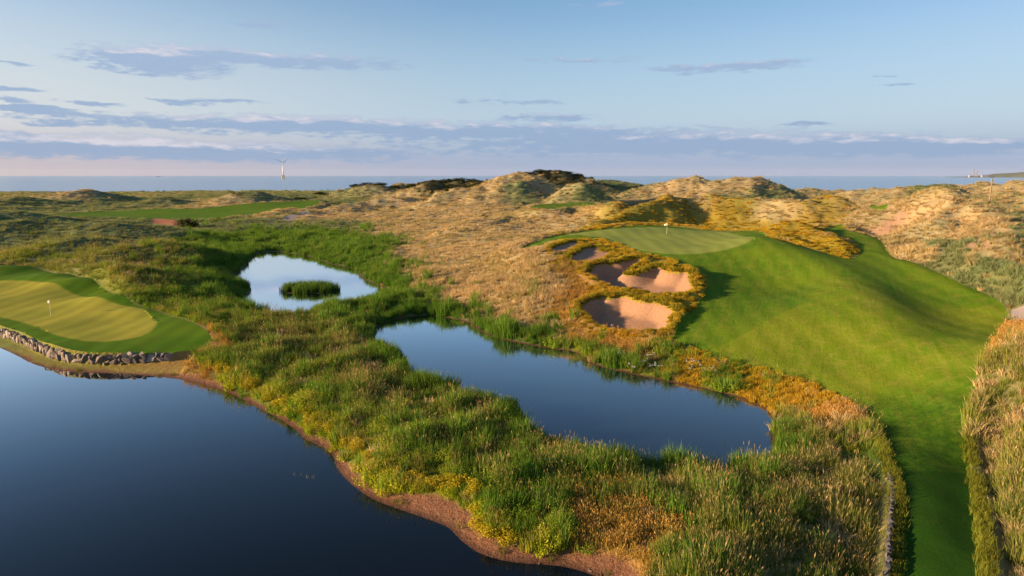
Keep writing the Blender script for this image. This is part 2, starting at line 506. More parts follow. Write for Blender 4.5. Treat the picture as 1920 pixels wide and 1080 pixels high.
def sdf_grid(poly, pad):
    """signed distance over the whole grid: coarse first, exact near the outline"""
    st = 5
    ci = np.unique(np.concatenate([np.arange(0, ND, st), [ND - 1]]))
    cj = np.unique(np.concatenate([np.arange(0, NA, st), [NA - 1], np.nonzero(np.abs(az_all) > 43.9)[0]]))
    X, Y = GX.reshape(ND, NA), GY.reshape(ND, NA)
    c = sdf(poly, X[np.ix_(ci, cj)].ravel(), Y[np.ix_(ci, cj)].ravel(), pad).reshape(len(ci), len(cj))
    t = np.empty((ND, len(cj)))
    for j in range(len(cj)):
        t[:, j] = np.interp(np.arange(ND), ci, c[:, j])
    o = np.empty((ND, NA))
    for i in range(ND):
        o[i] = np.interp(np.arange(NA), cj, t[i])
    o = o.ravel()
    near = np.nonzero(np.abs(o) < np.minimum(2.0 + 6 * cell, pad * .98))[0]
    o[near] = sdf(poly, GX[near], GY[near], pad)
    return o


# move vertices that lie close to an outline onto it, so that every edge runs cleanly
for poly in [LG_ALL, LG_PUT, RG_PUT, FAIR, LAKE] + BUNK + FAR_FAIR + PATHS + [EARTH]:
    e = 0.05
    s0 = sdf_grid(poly, 6.0)
    k = np.nonzero((np.abs(s0) < 0.5 * np.minimum(cell, GD * 0.0035)) & (np.abs(np.degrees(np.arctan2(GX, GY))) < 44))[0]
    if k.size:
        x, y = GX[k], GY[k]
        gx = (sdf(poly, x + e, y, 6.0) - s0[k]) / e
        gy = (sdf(poly, x, y + e, 6.0) - s0[k]) / e
        n = np.sqrt(gx * gx + gy * gy) + 1e-6
        GX[k] = x - s0[k] * gx / n
        GY[k] = y - s0[k] * gy / n

S_lake = sdf_grid(LAKE, 25.0)
S_pm = sdf_grid(POND_M, 25.0)
S_pu = sdf_grid(POND_U, 25.0)
S_lg = sdf_grid(LG_ALL, 25.0)
S_lgp = sdf_grid(LG_PUT, 25.0)
S_rgp = sdf_grid(RG_PUT, 25.0)
S_fair = sdf_grid(FAIR, 25.0)
S_bunk = [sdf_grid(b, 12.0) for b in BUNK]
S_bz = sdf_grid(BUNK_ZONE, 12.0)
S_far = [sdf_grid(b, 25.0) for b in FAR_FAIR]
S_earth = sdf_grid(EARTH, 12.0)
S_path = [sdf_grid(b, 12.0) for b in PATHS]
S_farall = np.minimum.reduce(S_far)
S_tan = sdf_grid(TAN, 12.0)
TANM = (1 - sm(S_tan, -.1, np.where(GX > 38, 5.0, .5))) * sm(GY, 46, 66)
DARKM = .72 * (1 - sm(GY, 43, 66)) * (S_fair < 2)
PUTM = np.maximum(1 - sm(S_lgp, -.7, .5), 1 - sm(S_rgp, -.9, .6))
S_pathall = np.minimum.reduce(S_path)
S_bunkall = np.minimum.reduce(S_bunk)
S_pond = np.minimum(S_pm, S_pu)

H = h_base(GX, GY)
# the left-hand green: a pad held up by the stone wall, with rolls along its back
pad_z = 1.55 + 0.55 * fbm(GX, GY, 16, 2) + 0.9 * sm(GY, 98, 122)
hump = np.zeros_like(GX)
for px, py, r, a in [(25, 516, 4.5, 1.0), (85, 530, 4.0, .7), (150, 538, 4.5, 1.0), (215, 563, 3.6, .8), (255, 583, 3.2, .55), (340, 612, 4.5, .45), (-60, 520, 6, .8)]:
    x0, y0 = at_z(px, py, 1.8)
    hump += a * np.exp(-(((GX - x0) / (r * 1.5)) ** 2 + ((GY - y0) / r) ** 2))
pad_z = pad_z + hump
w = 1 - sm(S_lg, -0.2, 5.0)
H = H * (1 - w) + pad_z * w
# dune ridges: crest lines (px, py, distance), each a bank falling away at its own slope
RIDGES = [
    ([(905, 356, 352), (930, 338, 356), (960, 322, 360), (990, 323, 362), (1040, 317, 370), (1077, 325, 374), (1107, 343, 380)], .42, 5),
    ([(905, 360, 325), (945, 346, 330), (977, 334, 336), (1005, 327, 345)], .5, 3),
    ([(1045, 364, 298), (1066, 352, 300), (1088, 340, 303), (1100, 348, 306), (1118, 366, 310)], .55, 1.5),
    ([(765, 356, 425), (785, 343, 425), (807, 333, 425), (840, 345, 425)], .45, 4),
    ([(760, 338, 462), (800, 333, 462), (850, 330, 460), (890, 336, 450)], .4, 5),
    ([(812, 371, 338), (835, 354, 342), (857, 345, 345), (890, 352, 342), (928, 368, 336)], .5, 3),
    ([(1120, 340, 400), (1140, 333, 402), (1175, 338, 402), (1200, 348, 400)], .35, 5),
    ([(1150, 362, 330), (1190, 350, 335), (1240, 342, 338), (1280, 333, 340), (1300, 330, 342), (1337, 339, 342)], .45, 3),
    ([(1330, 340, 335), (1347, 332, 337), (1400, 327, 340), (1437, 334, 344), (1467, 353, 350)], .5, 2.5),
    ([(1100, 410, 172), (1150, 402, 177), (1173, 393, 181), (1207, 378, 187), (1257, 366, 196), (1300, 359, 203), (1340, 359, 203), (1380, 368, 199), (1423, 364, 199), (1467, 371, 194), (1507, 373, 193),
      (1543, 358, 198), (1580, 367, 196), (1620, 384, 194)], .75, 1.2),
    ([(1433, 430, 143), (1460, 416, 146), (1487, 407, 147), (1513, 418, 143), (1563, 446, 131), (1613, 478, 121)], .55, 1.2),
    ([(1575, 425, 172), (1600, 396, 170), (1647, 393, 167), (1693, 404, 163)], .7, 1.0),
    ([(1660, 385, 186), (1690, 370, 183), (1713, 360, 178), (1773, 348, 170), (1827, 367, 156), (1880, 390, 143), (1935, 405, 134)], .6, 1.5),
    ([(1668, 445, 142), (1700, 428, 145), (1720, 420, 146), (1760, 410, 146)], .65, 1.0),
    ([(1755, 448, 124), (1790, 432, 127), (1820, 423, 129), (1880, 437, 121), (1930, 445, 116)], .6, 1.2),
    ([(1663, 490, 117), (1690, 474, 121), (1720, 466, 123), (1750, 462, 123)], .45, 1.5),
    ([(1800, 495, 108), (1840, 482, 111), (1890, 488, 107), (1940, 500, 101)], .5, 1.2),
    ([(1600, 352, 330), (1635, 347, 332), (1660, 352, 330)], .4, 3), ([(1700, 350, 320), (1757, 340, 325), (1785, 348, 322)], .4, 3),
    ([(1800, 342, 385), (1840, 332, 390), (1862, 338, 388)], .4, 4), ([(1885, 345, 385), (1913, 335, 390), (1960, 334, 390)], .4, 4),
    ([(1860, 362, 235), (1900, 355, 240), (1950, 352, 240)], .4, 3), ([(1500, 352, 430), (1530, 347, 440), (1570, 350, 440)], .35, 4),
    ([(100, 366, 515), (145, 352, 520), (190, 361, 520), (260, 366, 515)], .3, 6), ([(0, 372, 470), (40, 366, 480), (90, 374, 470)], .3, 6),
    ([(280, 375, 455), (310, 367, 455), (340, 375, 455)], .3, 4), ([(400, 387, 400), (433, 362, 425), (473, 355, 435), (533, 367, 445)], .35, 4),
    ([(560, 362, 470), (600, 357, 480), (640, 352, 470), (700, 345, 455)], .35, 5), ([(610, 390, 340), (660, 378, 350), (720, 368, 360), (760, 366, 365)], .4, 4),
    ([(-20, 398, 300), (30, 394, 305), (90, 403, 300)], .3, 5), ([(10, 416, 255), (60, 411, 258), (115, 415, 255)], .3, 4),
    ([(180, 416, 245), (213, 410, 248), (300, 421, 240)], .3, 4), ([(110, 447, 185), (145, 438, 190), (180, 444, 187)], .3, 3),
    ([(225, 463, 165), (293, 452, 170), (340, 462, 165)], .28, 3), ([(-20, 495, 140), (43, 487, 142), (120, 496, 138), (187, 497, 137), (230, 505, 134)], .3, 3),
    ([(470, 408, 300), (540, 402, 310), (610, 408, 300), (650, 412, 285)], .3, 4), ([(500, 398, 320), (545, 388, 340), (570, 392, 335)], .35, 3),
    ([(930, 420, 190), (980, 405, 200), (1040, 398, 205), (1095, 400, 190)], .45, 2.5), ([(870, 425, 195), (900, 408, 215), (940, 402, 222)], .4, 3),
]
mown0 = np.minimum(np.minimum(S_fair, S_farall), S_lg)
open_ = sm(mown0, .5, 11) * sm(S_pond, 2, 22) * sm(S_lake, 2, 22) * sm(S_bz, 0, 12)
east = sm(np.degrees(np.arctan2(GX, GY)), 20, 27) * (1 - sm(GD, 190, 260))
H = H - open_ * np.clip((.42 + .26 * east) * (H - .9 - 1.5 * east), 0, 5.0 + 4.0 * east) * sm(GD, 88, 125)
bank_zone = (1 - sm(np.abs(np.degrees(np.arctan2(GX, GY)) - 14), 8, 14)) * sm(GD, 205, 225) * (1 - sm(GD, 250, 290))
H = H - bank_zone * open_ * 2.5
for line, slope, rnd in RIDGES:
    L_ = []
    for px, py, D in line:
        d = ray(px, py)
        t = D / math.hypot(d[0], d[1])
        L_.append((d[0] * t, d[1] * t, CAM_Z + d[2] * t))
    L_ = np.array(L_)
    reach = 14 + L_[:, 2].max() / slope * .8
    k = np.nonzero((GX > L_[:, 0].min() - reach) & (GX < L_[:, 0].max() + reach) & (GY > L_[:, 1].min() - reach) & (GY < L_[:, 1].max() + reach) & (GD > 60))[0]
    if not k.size:
        continue
    jx = GX[k] + 2.2 * fbm(GX[k], GY[k], 12, 2)
    jy = GY[k] + 2.2 * fbm(GX[k] + 63, GY[k], 12, 2)
    best, bz_ = np.full(k.size, 1e9), np.zeros(k.size)
    for (x0, y0, z0), (x1, y1, z1) in zip(L_[:-1], L_[1:]):
        ex, ey = x1 - x0, y1 - y0
        t = np.clip(((jx - x0) * ex + (jy - y0) * ey) / (ex * ex + ey * ey), 0, 1)
        dd = np.hypot(jx - x0 - t * ex, jy - y0 - t * ey)
        zz = z0 + (z1 - z0) * t - slope * (np.sqrt(dd * dd + rnd * rnd) - rnd)
        up = zz > np.where(best < 1e8, bz_, -1e9)
        bz_ = np.where(up, zz, bz_)
        best = np.where(up, dd, best)
    a_, b_ = H[k], bz_
    kk = 1.1
    mx = np.maximum(a_, b_) + kk * np.log1p(np.exp(-np.abs(a_ - b_) / kk)) - kk * .35
    ow = sm(mown0[k], .1, 2.5) * sm(S_pond[k], 1, 8)
    H[k] = np.where(b_ > a_ - 4, a_ * (1 - ow) + np.maximum(mx, a_) * ow, a_)
# dunes: sharper relief away from mown ground and water
mown = np.minimum(np.minimum(S_fair, S_farall), S_lg)
calm = sm(mown, 0.5, 14) * sm(S_pond, 1, 18) * sm(S_lake, 2, 22) * sm(S_pathall, 0, 8) * sm(S_bz, -1, 10)
amp = np.clip(0.42 + 0.085 * H, .45, 1.7) * calm
wx_, wy_ = GX + 5 * fbm(GX, GY, 30, 2), GY + 5 * fbm(GX + 200, GY, 30, 2)
rel = .9 * (ridged(wx_, wy_ * 1.1, 40, 2) - .75) + .75 * (ridged(wx_ + 70, wy_, 16, 2) - .70) + 0.3 * fbm(GX, GY, 5, 2)
rel = rel * (1 + .3 * sm(GD, 120, 230))
rel_far = 2.2 * (ridged(GX + 9, GY * .8, 85, 3) - .85)
H = H + amp * rel + np.clip(amp, 0, 1.2) * rel_far * sm(GD, 280, 480)
H = H + calm * east * 2.6 * (ridged(wx_ + 11, wy_, 21, 2) - .72)
H = H + calm * 0.22 * fbm(GX, GY, 2.6, 2) * (1 - sm(GD, 120, 240))
# mown slopes roll gently
H = H + (1 - sm(S_fair, -1, 4)) * (0.30 * fbm(GX + 40, GY, 22, 2) + .10 * fbm(GX, GY, 7, 2)) * sm(np.hypot(GX - 26, GY - 45), 12, 40)


def blurred(F, ra, rd):
    G = F.reshape(ND, NA).copy()
    for _ in range(2):
        for ax, r in ((1, ra), (0, rd)):
            P_ = np.concatenate([np.repeat(np.take(G, [0], ax), r + 1, ax), G, np.repeat(np.take(G, [-1], ax), r, ax)], ax)
            C_ = np.cumsum(P_, ax)
            n_ = G.shape[ax]
            G = (np.take(C_, np.arange(2 * r + 1, 2 * r + 1 + n_), ax) - np.take(C_, np.arange(0, n_), ax)) / (2 * r + 1)
    return G.ravel()


soft = (1 - sm(S_fair, -1.5, 5)) * sm(GD, 50, 62) * front * sm(S_bunkall, 1, 4)
H = H * (1 - soft) + blurred(H, 30, 13) * soft
FOLD = np.array([hit(*q_) for q_ in ((1417, 452), (1460, 468), (1513, 488), (1560, 508), (1610, 535), (1655, 568), (1690, 605), (1705, 640))])
fd = np.full(GX.size, 1e9)
for (x0, y0), (x1, y1) in zip(FOLD[:-1], FOLD[1:]):
    t = np.clip(((GX - x0) * (x1 - x0) + (GY - y0) * (y1 - y0)) / ((x1 - x0) ** 2 + (y1 - y0) ** 2), 0, 1)
    fd = np.minimum(fd, np.hypot(GX - x0 - t * (x1 - x0), GY - y0 - t * (y1 - y0)))
H = H + 1.0 * np.exp(-(fd / 5.5) ** 2) * (1 - sm(S_fair, -2, 1))
for px, py, r_m, a_m in ((1500, 540, 5.5, -.8), (1380, 505, 6, -.45), (1360, 470, 7, .35), (1440, 620, 6, .4), (1600, 640, 5, -.4), (1230, 432, 6, .3), (1330, 455, 5, -.3), (1120, 436, 5, .25)):
    x0, y0 = hit(px, py)
    H = H + a_m * np.exp(-(((GX - x0) / (1.5 * r_m)) ** 2 + ((GY - y0) / r_m) ** 2)) * (1 - sm(S_fair, -2, 1))
H = H - (1 - sm(S_rgp, -2, 4)) * 0.15 * fbm(GX, GY, 9, 1)
# the raised strip with its bank, and the ditch beside it
strip = (GY < 52) & (GX > 5)
fall = sm(S_fair, 0.55, 1.5) * np.where(strip, 1, 0) * sm(52 - GY, 0, 6) * (1 - sm(S_fair, 2.5, 6.5))
H = H - fall * np.where(GX > 26, .7, .75)
# bunkers: hollow with a raised rim
for s, big_ in zip(S_bunk, (.12, .2, 1.0, 1.0)):
    H = H - 1.25 * big_ * sm(-s, -.15, 2.0) + 0.6 * big_ * np.exp(-((s - .9) / .9) ** 2)
# banks of the waters
for s, wd in ((S_pm, 9.0), (S_pu, 9.0), (S_lake, 3.4)):
    bank = np.where(s > 0, s * .15, np.maximum(s * .25, -1.6))
    t = sm(s, 0, wd)
    H = np.where(s < wd, bank * (1 - t) + np.maximum(H, .25) * t, H)
H = np.where((np.minimum(S_lake, S_pond) > .4) & (GD < 300), np.maximum(H, .05), H)
# the stone wall holds the green up: flat beach below it, a step behind it
gap = (S_lake > 0) & (S_lake + np.maximum(S_lg, 0) < 6.5) & (S_lg > -1) & (np.degrees(np.arctan2(GX, GY)) < -24.3)
low = np.clip(S_lake, 0, 6) * .12
stepw = sm(S_lg, .05, .5)
H = np.where(gap, pad_z * (1 - stepw) + low * stepw, H)
# coast
coast = 840 + 60 * fbm(GX, GY * 0 + 3.3, 260, 3)
c = sm(GY, coast - 60, coast + 70)
H = H * (1 - c) + (-8.5) * c
SEA_Z = -6.0


def grid_sample(F, x, y):
    a = np.degrees(np.arctan2(x, y))
    d = np.hypot(x, y)
    fa = np.interp(a, az_all, np.arange(NA))
    fd = np.interp(d, D_all, np.arange(ND))
    i0 = np.clip(fd.astype(int), 0, ND - 2)
    j0 = np.clip(fa.astype(int), 0, NA - 2)
    u, v = fd - i0, fa - j0
    G = F.reshape(ND, NA)
    return (G[i0, j0] * (1 - u) * (1 - v) + G[i0 + 1, j0] * u * (1 - v) + G[i0, j0 + 1] * (1 - u) * v + G[i0 + 1, j0 + 1] * u * v)


def ground(x, y):
    return float(grid_sample(H, np.array([x]), np.array([y]))[0])


# ------------------------------------------------------------------ which plants grow where
KINDS = 'GMSRLOYTD'
VEG = {
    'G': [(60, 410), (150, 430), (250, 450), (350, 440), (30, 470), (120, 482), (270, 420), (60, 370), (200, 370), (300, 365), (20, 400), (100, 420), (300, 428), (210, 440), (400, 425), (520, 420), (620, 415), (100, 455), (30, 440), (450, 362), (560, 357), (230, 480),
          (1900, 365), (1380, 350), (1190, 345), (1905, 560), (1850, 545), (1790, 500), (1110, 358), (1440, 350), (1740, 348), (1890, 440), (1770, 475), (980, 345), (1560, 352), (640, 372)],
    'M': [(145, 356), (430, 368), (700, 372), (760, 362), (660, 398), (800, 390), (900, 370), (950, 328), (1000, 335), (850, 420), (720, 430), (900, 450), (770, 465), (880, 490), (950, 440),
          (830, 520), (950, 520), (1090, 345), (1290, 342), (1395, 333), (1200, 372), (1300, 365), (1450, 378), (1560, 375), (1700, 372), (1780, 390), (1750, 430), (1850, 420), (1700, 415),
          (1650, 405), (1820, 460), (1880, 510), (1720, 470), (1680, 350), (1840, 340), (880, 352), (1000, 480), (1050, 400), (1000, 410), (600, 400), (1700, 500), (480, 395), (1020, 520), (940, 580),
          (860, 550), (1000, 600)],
    'S': [(300, 465), (150, 467), (60, 490), (200, 497), (600, 625), (680, 655), (740, 735), (820, 750), (900, 775), (700, 690), (1050, 845), (1200, 880), (1350, 905), (1450, 900), (1560, 880),
          (1600, 940), (1400, 950), (1250, 925), (1500, 960), (1620, 1020), (1500, 830), (1495, 785), (1470, 825), (1540, 850), (1525, 800), (1540, 820), (560, 645), (500, 625), (1880, 720), (1900, 860), (1890, 1000), (1890, 780), (1900, 930), (640, 720), (1560, 1040), (1300, 1060), (1420, 1050)],
    'R': [(400, 450), (480, 460), (560, 455), (620, 470), (450, 480), (400, 490), (430, 535), (660, 480), (690, 525), (640, 600), (700, 580), (780, 572), (840, 582), (900, 602), (950, 618),
          (725, 665), (360, 470), (1010, 632), (500, 440), (580, 440), (660, 450), (330, 490), (1150, 675), (820, 730), (920, 765), (1050, 820), (1200, 850), (1300, 870), (420, 510)],
    'L': [(290, 522), (330, 555), (380, 580), (440, 590), (300, 530), (570, 700), (520, 690), (620, 755), (690, 800), (740, 840), (790, 860), (860, 900), (900, 870), (950, 890), (920, 950),
          (940, 1000), (1000, 900), (1060, 930), (830, 810), (460, 700), (500, 725), (560, 765), (640, 800), (740, 890), (1250, 690), (480, 590), (1350, 712), (420, 685), (1000, 980), (760, 790), (1080, 655)],
    'O': [(1110, 955), (1160, 1000), (1210, 1040), (1575, 785), (1150, 640), (1095, 610), (1075, 530), (1085, 575), (400, 650), (1850, 650), (1885, 625), (355, 660), (1060, 500),
          (1200, 640)],
    'Y': [(1130, 412), (1200, 398), (1300, 395), (1380, 400), (1250, 402), (1460, 410), (1500, 425), (1545, 455), (1590, 475), (1150, 465), (1200, 500), (1300, 505), (1315, 540), (1275, 590), (1160, 552),
          (1410, 715), (1500, 735), (1550, 758), (1310, 690), (1090, 455), (1230, 560), (1290, 380), (1220, 385), (1420, 392), (1350, 382), (1520, 395), (1340, 400), (1440, 400)],
    'T': [(1610, 880), (1640, 860), (1580, 860)],
    'D': [(860, 335), (1030, 320)],
}
vx, vy, vk = [], [], []
for k, pts in VEG.items():
    for px, py in pts:
        p = hit(px, py)
        vx.append(p[0]); vy.append(p[1]); vk.append(KINDS.index(k))
vx, vy, vk = np.array(vx), np.array(vy), np.array(vk)
va, vb = warp(vx, vy)
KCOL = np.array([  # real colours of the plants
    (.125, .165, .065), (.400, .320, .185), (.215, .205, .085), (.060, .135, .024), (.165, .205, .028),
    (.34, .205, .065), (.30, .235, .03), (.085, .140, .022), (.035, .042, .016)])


def veg_weights(x, y):
    j = 1.0
    x2 = x + (fbm(x, y, 8, 3) * 5.0) * j
    y2 = y + (fbm(x + 91, y - 40, 8, 3) * 5.0) * j
    a, b = warp(x2, y2)
    o = np.zeros((x.size, len(KINDS)))
    for i in range(0, x.size, 20000):
        s = slice(i, i + 20000)
        w = 1.0 / (((a[s, None] - va) ** 2 + (b[s, None] - vb) ** 2) + .3) ** 1.7
        for k in range(len(KINDS)):
            o[s, k] = w[:, vk == k].sum(1)
    o /= o.sum(1, keepdims=True)
    return o


_ci, _cj = np.arange(0, ND, 2), np.nonzero(np.abs(az_all) < 46)[0][::3]
_cj = np.unique(np.concatenate([[0], _cj, [NA - 1]]))
_X, _Y = GX.reshape(ND, NA)[np.ix_(_ci, _cj)], GY.reshape(ND, NA)[np.ix_(_ci, _cj)]
_c = veg_weights(_X.ravel(), _Y.ravel()).reshape(len(_ci), len(_cj), len(KINDS))
_fi = np.clip(np.arange(ND) / 2.0, 0, len(_ci) - 1.001)
_i0 = _fi.astype(int)
_u = (_fi - _i0)[:, None, None]
_t = _c[_i0] * (1 - _u) + _c[np.minimum(_i0 + 1, len(_ci) - 1)] * _u
_fj = np.interp(np.arange(NA), _cj, np.arange(len(_cj)))
_j0 = np.clip(_fj.astype(int), 0, len(_cj) - 2)
_v = (_fj - _j0)[None, :, None]
VW = (_t[:, _j0] * (1 - _v) + _t[:, _j0 + 1] * _v).reshape(-1, len(KINDS))
# reeds fringe the ponds on every side, bare sand shows on steep blown-out dune faces
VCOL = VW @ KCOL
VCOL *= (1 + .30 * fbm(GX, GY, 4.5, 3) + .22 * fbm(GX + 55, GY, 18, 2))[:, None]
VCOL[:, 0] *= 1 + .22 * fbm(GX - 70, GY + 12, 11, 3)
SANDY = np.zeros(GX.size)
for px, py, rx, ry, s in [(1655, 428, 5, 3, .6), (1800, 420, 10, 4, .9), (1740, 445, 9, 3, .8), (1870, 470, 8, 3, .8), (965, 372, 14, 8, .8), (885, 388, 8, 4, .8), (1410, 412, 4, 1.6, .9), (1180, 356, 30, 10, .6),
                          (1345, 350, 25, 8, .45), (1420, 345, 16, 8, .5), (1905, 520, 5, 3, .7), (1840, 352, 18, 8, .6), (1695, 400, 7, 4, .6), (1890, 350, 16, 6, .5), (1860, 440, 7, 3, .6), (660, 790, 0, 0, 0)]:
    if rx == 0:
        continue
    p = hit(px, py)
    SANDY += s * np.exp(-(((GX - p[0]) / rx) ** 2 + ((GY - p[1]) / ry / 1.6) ** 2))
SANDY = sm(SANDY * .8 + .6 * fbm(GX, GY, 6, 3), .48, .85)
beach_w = .62 + .7 * fbm(GX, GY, 9, 2) + .5 * fbm(GX, GY, 2.5, 2)
for px, py, r, a in [(850, 975, 5, 1.2), (650, 870, 4, .8), (1150, 1075, 4, 1.0), (250, 700, 14, .4), (590, 820, 3, .4)]:
    p = at_z(px, py, 0.1)
    beach_w += a * np.exp(-(((GX - p[0]) ** 2 + (GY - p[1]) ** 2) / r ** 2))
MUD = np.where((S_lake < 20), sm(beach_w - S_lake, -.15, .35), 0)
MUD = np.maximum(MUD, sm(.25 + .4 * fbm(GX, GY, 4, 2) - S_pm, -.1, .2) * (S_pm < 5) * (GX > 8))
WET = np.maximum(np.where(S_lake < 20, sm(.75 - S_lake, 0, .6), 0), sm(1.1 - S_pond, 0, .6))
MUD = np.maximum(MUD, sm(.75 + .3 * fbm(GX, GY, 3, 2) - S_pond, 0, .4))

# ------------------------------------------------------------------ materials
def material(name):
    m = bpy.data.materials.new(name)
    m.use_nodes = True
    n = NT(m.node_tree)
    n.n.clear()
    o = n.new('ShaderNodeOutputMaterial')
    b = n.new('ShaderNodeBsdfPrincipled')
    n.l.new(b.outputs[0], o.inputs[0])
    return m, n, b, o


def pos(n):
    return n.new('ShaderNodeNewGeometry').outputs['Position']


def bump(n, b, h, strength, dist):
    nd = n.new('ShaderNodeBump')
    nd.inputs['Strength'].default_value = strength
    nd.inputs['Distance'].default_value = dist
    n.l.new(h, nd.inputs['Height'])
    n.l.new(nd.outputs[0], b.inputs['Normal'])


def attr(n, name, typ='GEOMETRY'):
    a = n.new('ShaderNodeAttribute', attribute_name=name)
    a.attribute_type = typ
    return a


def plain(name, col, rough=.7, var=.15, scale=6.0, bstr=.3, bdist=.02, metal=0):
    m, n, b, o = material(name)
    p = pos(n)
    f = n.noise(p, scale, 5, .6)
    c = n.mix(f, tuple(x * (1 - var) for x in col), tuple(x * (1 + var) for x in col))
    n.l.new(c, b.inputs['Base Color'])
    b.inputs['Roughness'].default_value = rough
    b.inputs['Metallic'].default_value = metal
    b.inputs['Specular IOR Level'].default_value = .3
    if bstr:
        bump(n, b, n.noise(p, scale * 4, 4, .6), bstr, bdist)
    return m


# rough ground under the plants
M_rough, n, b, o = material('dune_ground')
p = pos(n)
vc = attr(n, 'veg').outputs['Color']
mk = n.sep(attr(n, 'mask').outputs['Vector'])
f1 = n.noise(p, 3.5, 6, .7)
f2 = n.noise(p, .35, 5, .6)
c = n.mix(f1, n.mix(1.0, vc, (.70, .72, .66), 'MULTIPLY'), n.mix(1.0, vc, (1.15, 1.12, 1.05), 'MULTIPLY'))
c = n.mix(n.sstep(f2, .35, .7, 0, .35), c, n.mix(1.0, vc, (.72, .85, .7), 'MULTIPLY'))
sandc = n.mix(f1, (.30, .185, .115), (.43, .28, .185))
c = n.mix(mk[0], c, sandc)
mudn = n.noise(p, 5.0, 6, .7)
streak = n.noise(n.vmath('MULTIPLY', p, (1.0, 1.0, 14.0)), 2.0, 4, .6)
mudc = n.mix(n.sstep(mudn, .3, .7), (.125, .055, .030), (.22, .110, .060))
mudc = n.mix(n.sstep(streak, .45, .65, 0, .5), mudc, (.26, .145, .085))
mudc = n.mix(mk[2], mudc, (.085, .040, .024))
c = n.mix(mk[1], c, mudc)
n.l.new(c, b.inputs['Base Color'])
n.l.new(n.math('MULTIPLY_ADD', mk[2], -.35, .95), b.inputs['Roughness'])
b.inputs['Specular IOR Level'].default_value = .2
hh = n.math('ADD', n.noise(p, 1.6, 6, .7), n.math('MULTIPLY', n.noise(p, 7.0, 4, .6), .4))
bump(n, b, hh, .8, .45)


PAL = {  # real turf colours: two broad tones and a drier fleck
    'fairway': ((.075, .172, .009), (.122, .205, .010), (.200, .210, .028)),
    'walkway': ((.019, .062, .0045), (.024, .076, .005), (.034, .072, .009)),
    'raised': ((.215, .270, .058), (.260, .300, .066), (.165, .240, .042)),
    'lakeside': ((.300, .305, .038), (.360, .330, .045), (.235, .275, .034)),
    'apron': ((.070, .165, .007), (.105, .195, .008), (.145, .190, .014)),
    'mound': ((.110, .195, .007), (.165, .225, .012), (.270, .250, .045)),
}


def turf(name, first, blends=(), streaks=0.0, fine=9.0, bs=.25, bd=.05):
    """mown grass; blends: (channel of the 'mix' attribute, palette)"""
    m, n, b, o = material(name)
    p = pos(n)
    xs = n.sep(p)
    big = n.sstep(n.noise(p, .10, 5, .6), .35, .65)
    mid = n.math('MULTIPLY', n.sstep(n.noise(p, .75, 5, .62), .45, .75), .55)
    fn = n.noise(p, fine, 4, .75)
    sv = n.comb(n.math('MULTIPLY', n.math('SUBTRACT', xs[0], n.math('MULTIPLY', xs[1], .42)), 1.3), n.math('MULTIPLY', xs[1], .13), 0.0)
    st = n.noise(sv, 1.0, 6, .7, .8)
    # mower stripes: broad alternate passes, barely visible
    sw = n.math('SINE', n.math('MULTIPLY', n.math('ADD', xs[0], n.math('MULTIPLY', n.noise(p, .05, 2, .5), 6.0)), 2.1))

    def pal(k):
        c0, c1, c2 = PAL[k]
        c = n.mix(big, c0, c1)
        c = n.mix(mid, c, c2)
        if streaks:
            c = n.mix(n.sstep(st, .44, .70, 0, streaks), c, c2)
            c = n.mix(n.sstep(st, .30, .46, streaks * .6, 0), c, tuple(x * .6 for x in c0))
        return c
    c = pal(first)
    if blends:
        mx = n.sep(attr(n, 'mix').outputs['Vector'])
        wob = n.math('MULTIPLY', n.math('SUBTRACT', n.noise(p, 1.3, 5, .65), .5), .9)
        for ch, k in blends:
            f = n.sstep(n.math('MULTIPLY_ADD', wob, n.math('MULTIPLY', n.math('MULTIPLY', mx[ch], n.math('SUBTRACT', 1.0, mx[ch])), 4.0), mx[ch]), .1, .9)
            c = n.mix(f, c, pal(k))
    v = n.math('MULTIPLY_ADD', sw, .09, 1.0)
    c = n.mix(1.0, c, n.comb(v, v, v), 'MULTIPLY')
    c = n.mix(n.math('MULTIPLY', fn, .5), c, n.mix(1.0, c, (.45, .52, .4), 'MULTIPLY'))
    n.l.new(c, b.inputs['Base Color'])
    b.inputs['Roughness'].default_value = .9
    b.inputs['Specular IOR Level'].default_value = .04
    bump(n, b, n.math('ADD', fn, n.math('MULTIPLY', n.noise(p, fine * .25, 4, .6), 1.2)), bs, bd)
    return m


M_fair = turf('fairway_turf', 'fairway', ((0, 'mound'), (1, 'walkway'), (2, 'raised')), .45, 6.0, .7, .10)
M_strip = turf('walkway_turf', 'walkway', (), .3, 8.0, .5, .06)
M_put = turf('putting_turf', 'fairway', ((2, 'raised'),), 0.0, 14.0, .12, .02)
M_putL = turf('lakeside_turf', 'apron', ((2, 'lakeside'),), 0.0, 12.0, .14, .025)
M_fringe = turf('far_turf', 'apron', (), .2, 6.0, .3, .06)

M_sand, n, b, o = material('bunker_sand')
p = pos(n)
rk = n.noise(n.comb(n.math('MULTIPLY', n.sep(p)[0], 1.0), n.math('MULTIPLY', n.sep(p)[1], 4.0), 0.0), 1.2, 4, .6, .8)
f = n.sstep(n.noise(p, 4.0, 8, .8), .25, .75)
c = n.mix(f, (.225, .125, .07), (.43, .25, .145))
n.l.new(n.mix(n.math('MULTIPLY', rk, .35), c, (.28, .165, .10)), b.inputs['Base Color'])
b.inputs['Roughness'].default_value = .95
bump(n, b, n.math('ADD', rk, n.noise(p, 9, 5, .75)), .9, .09)

M_path = plain('path_gravel', (.27, .23, .215), .95, .25, 5, .4, .03)
M_earth = plain('red_earth', (.30, .115, .055), .95, .25, 2, .4, .05)

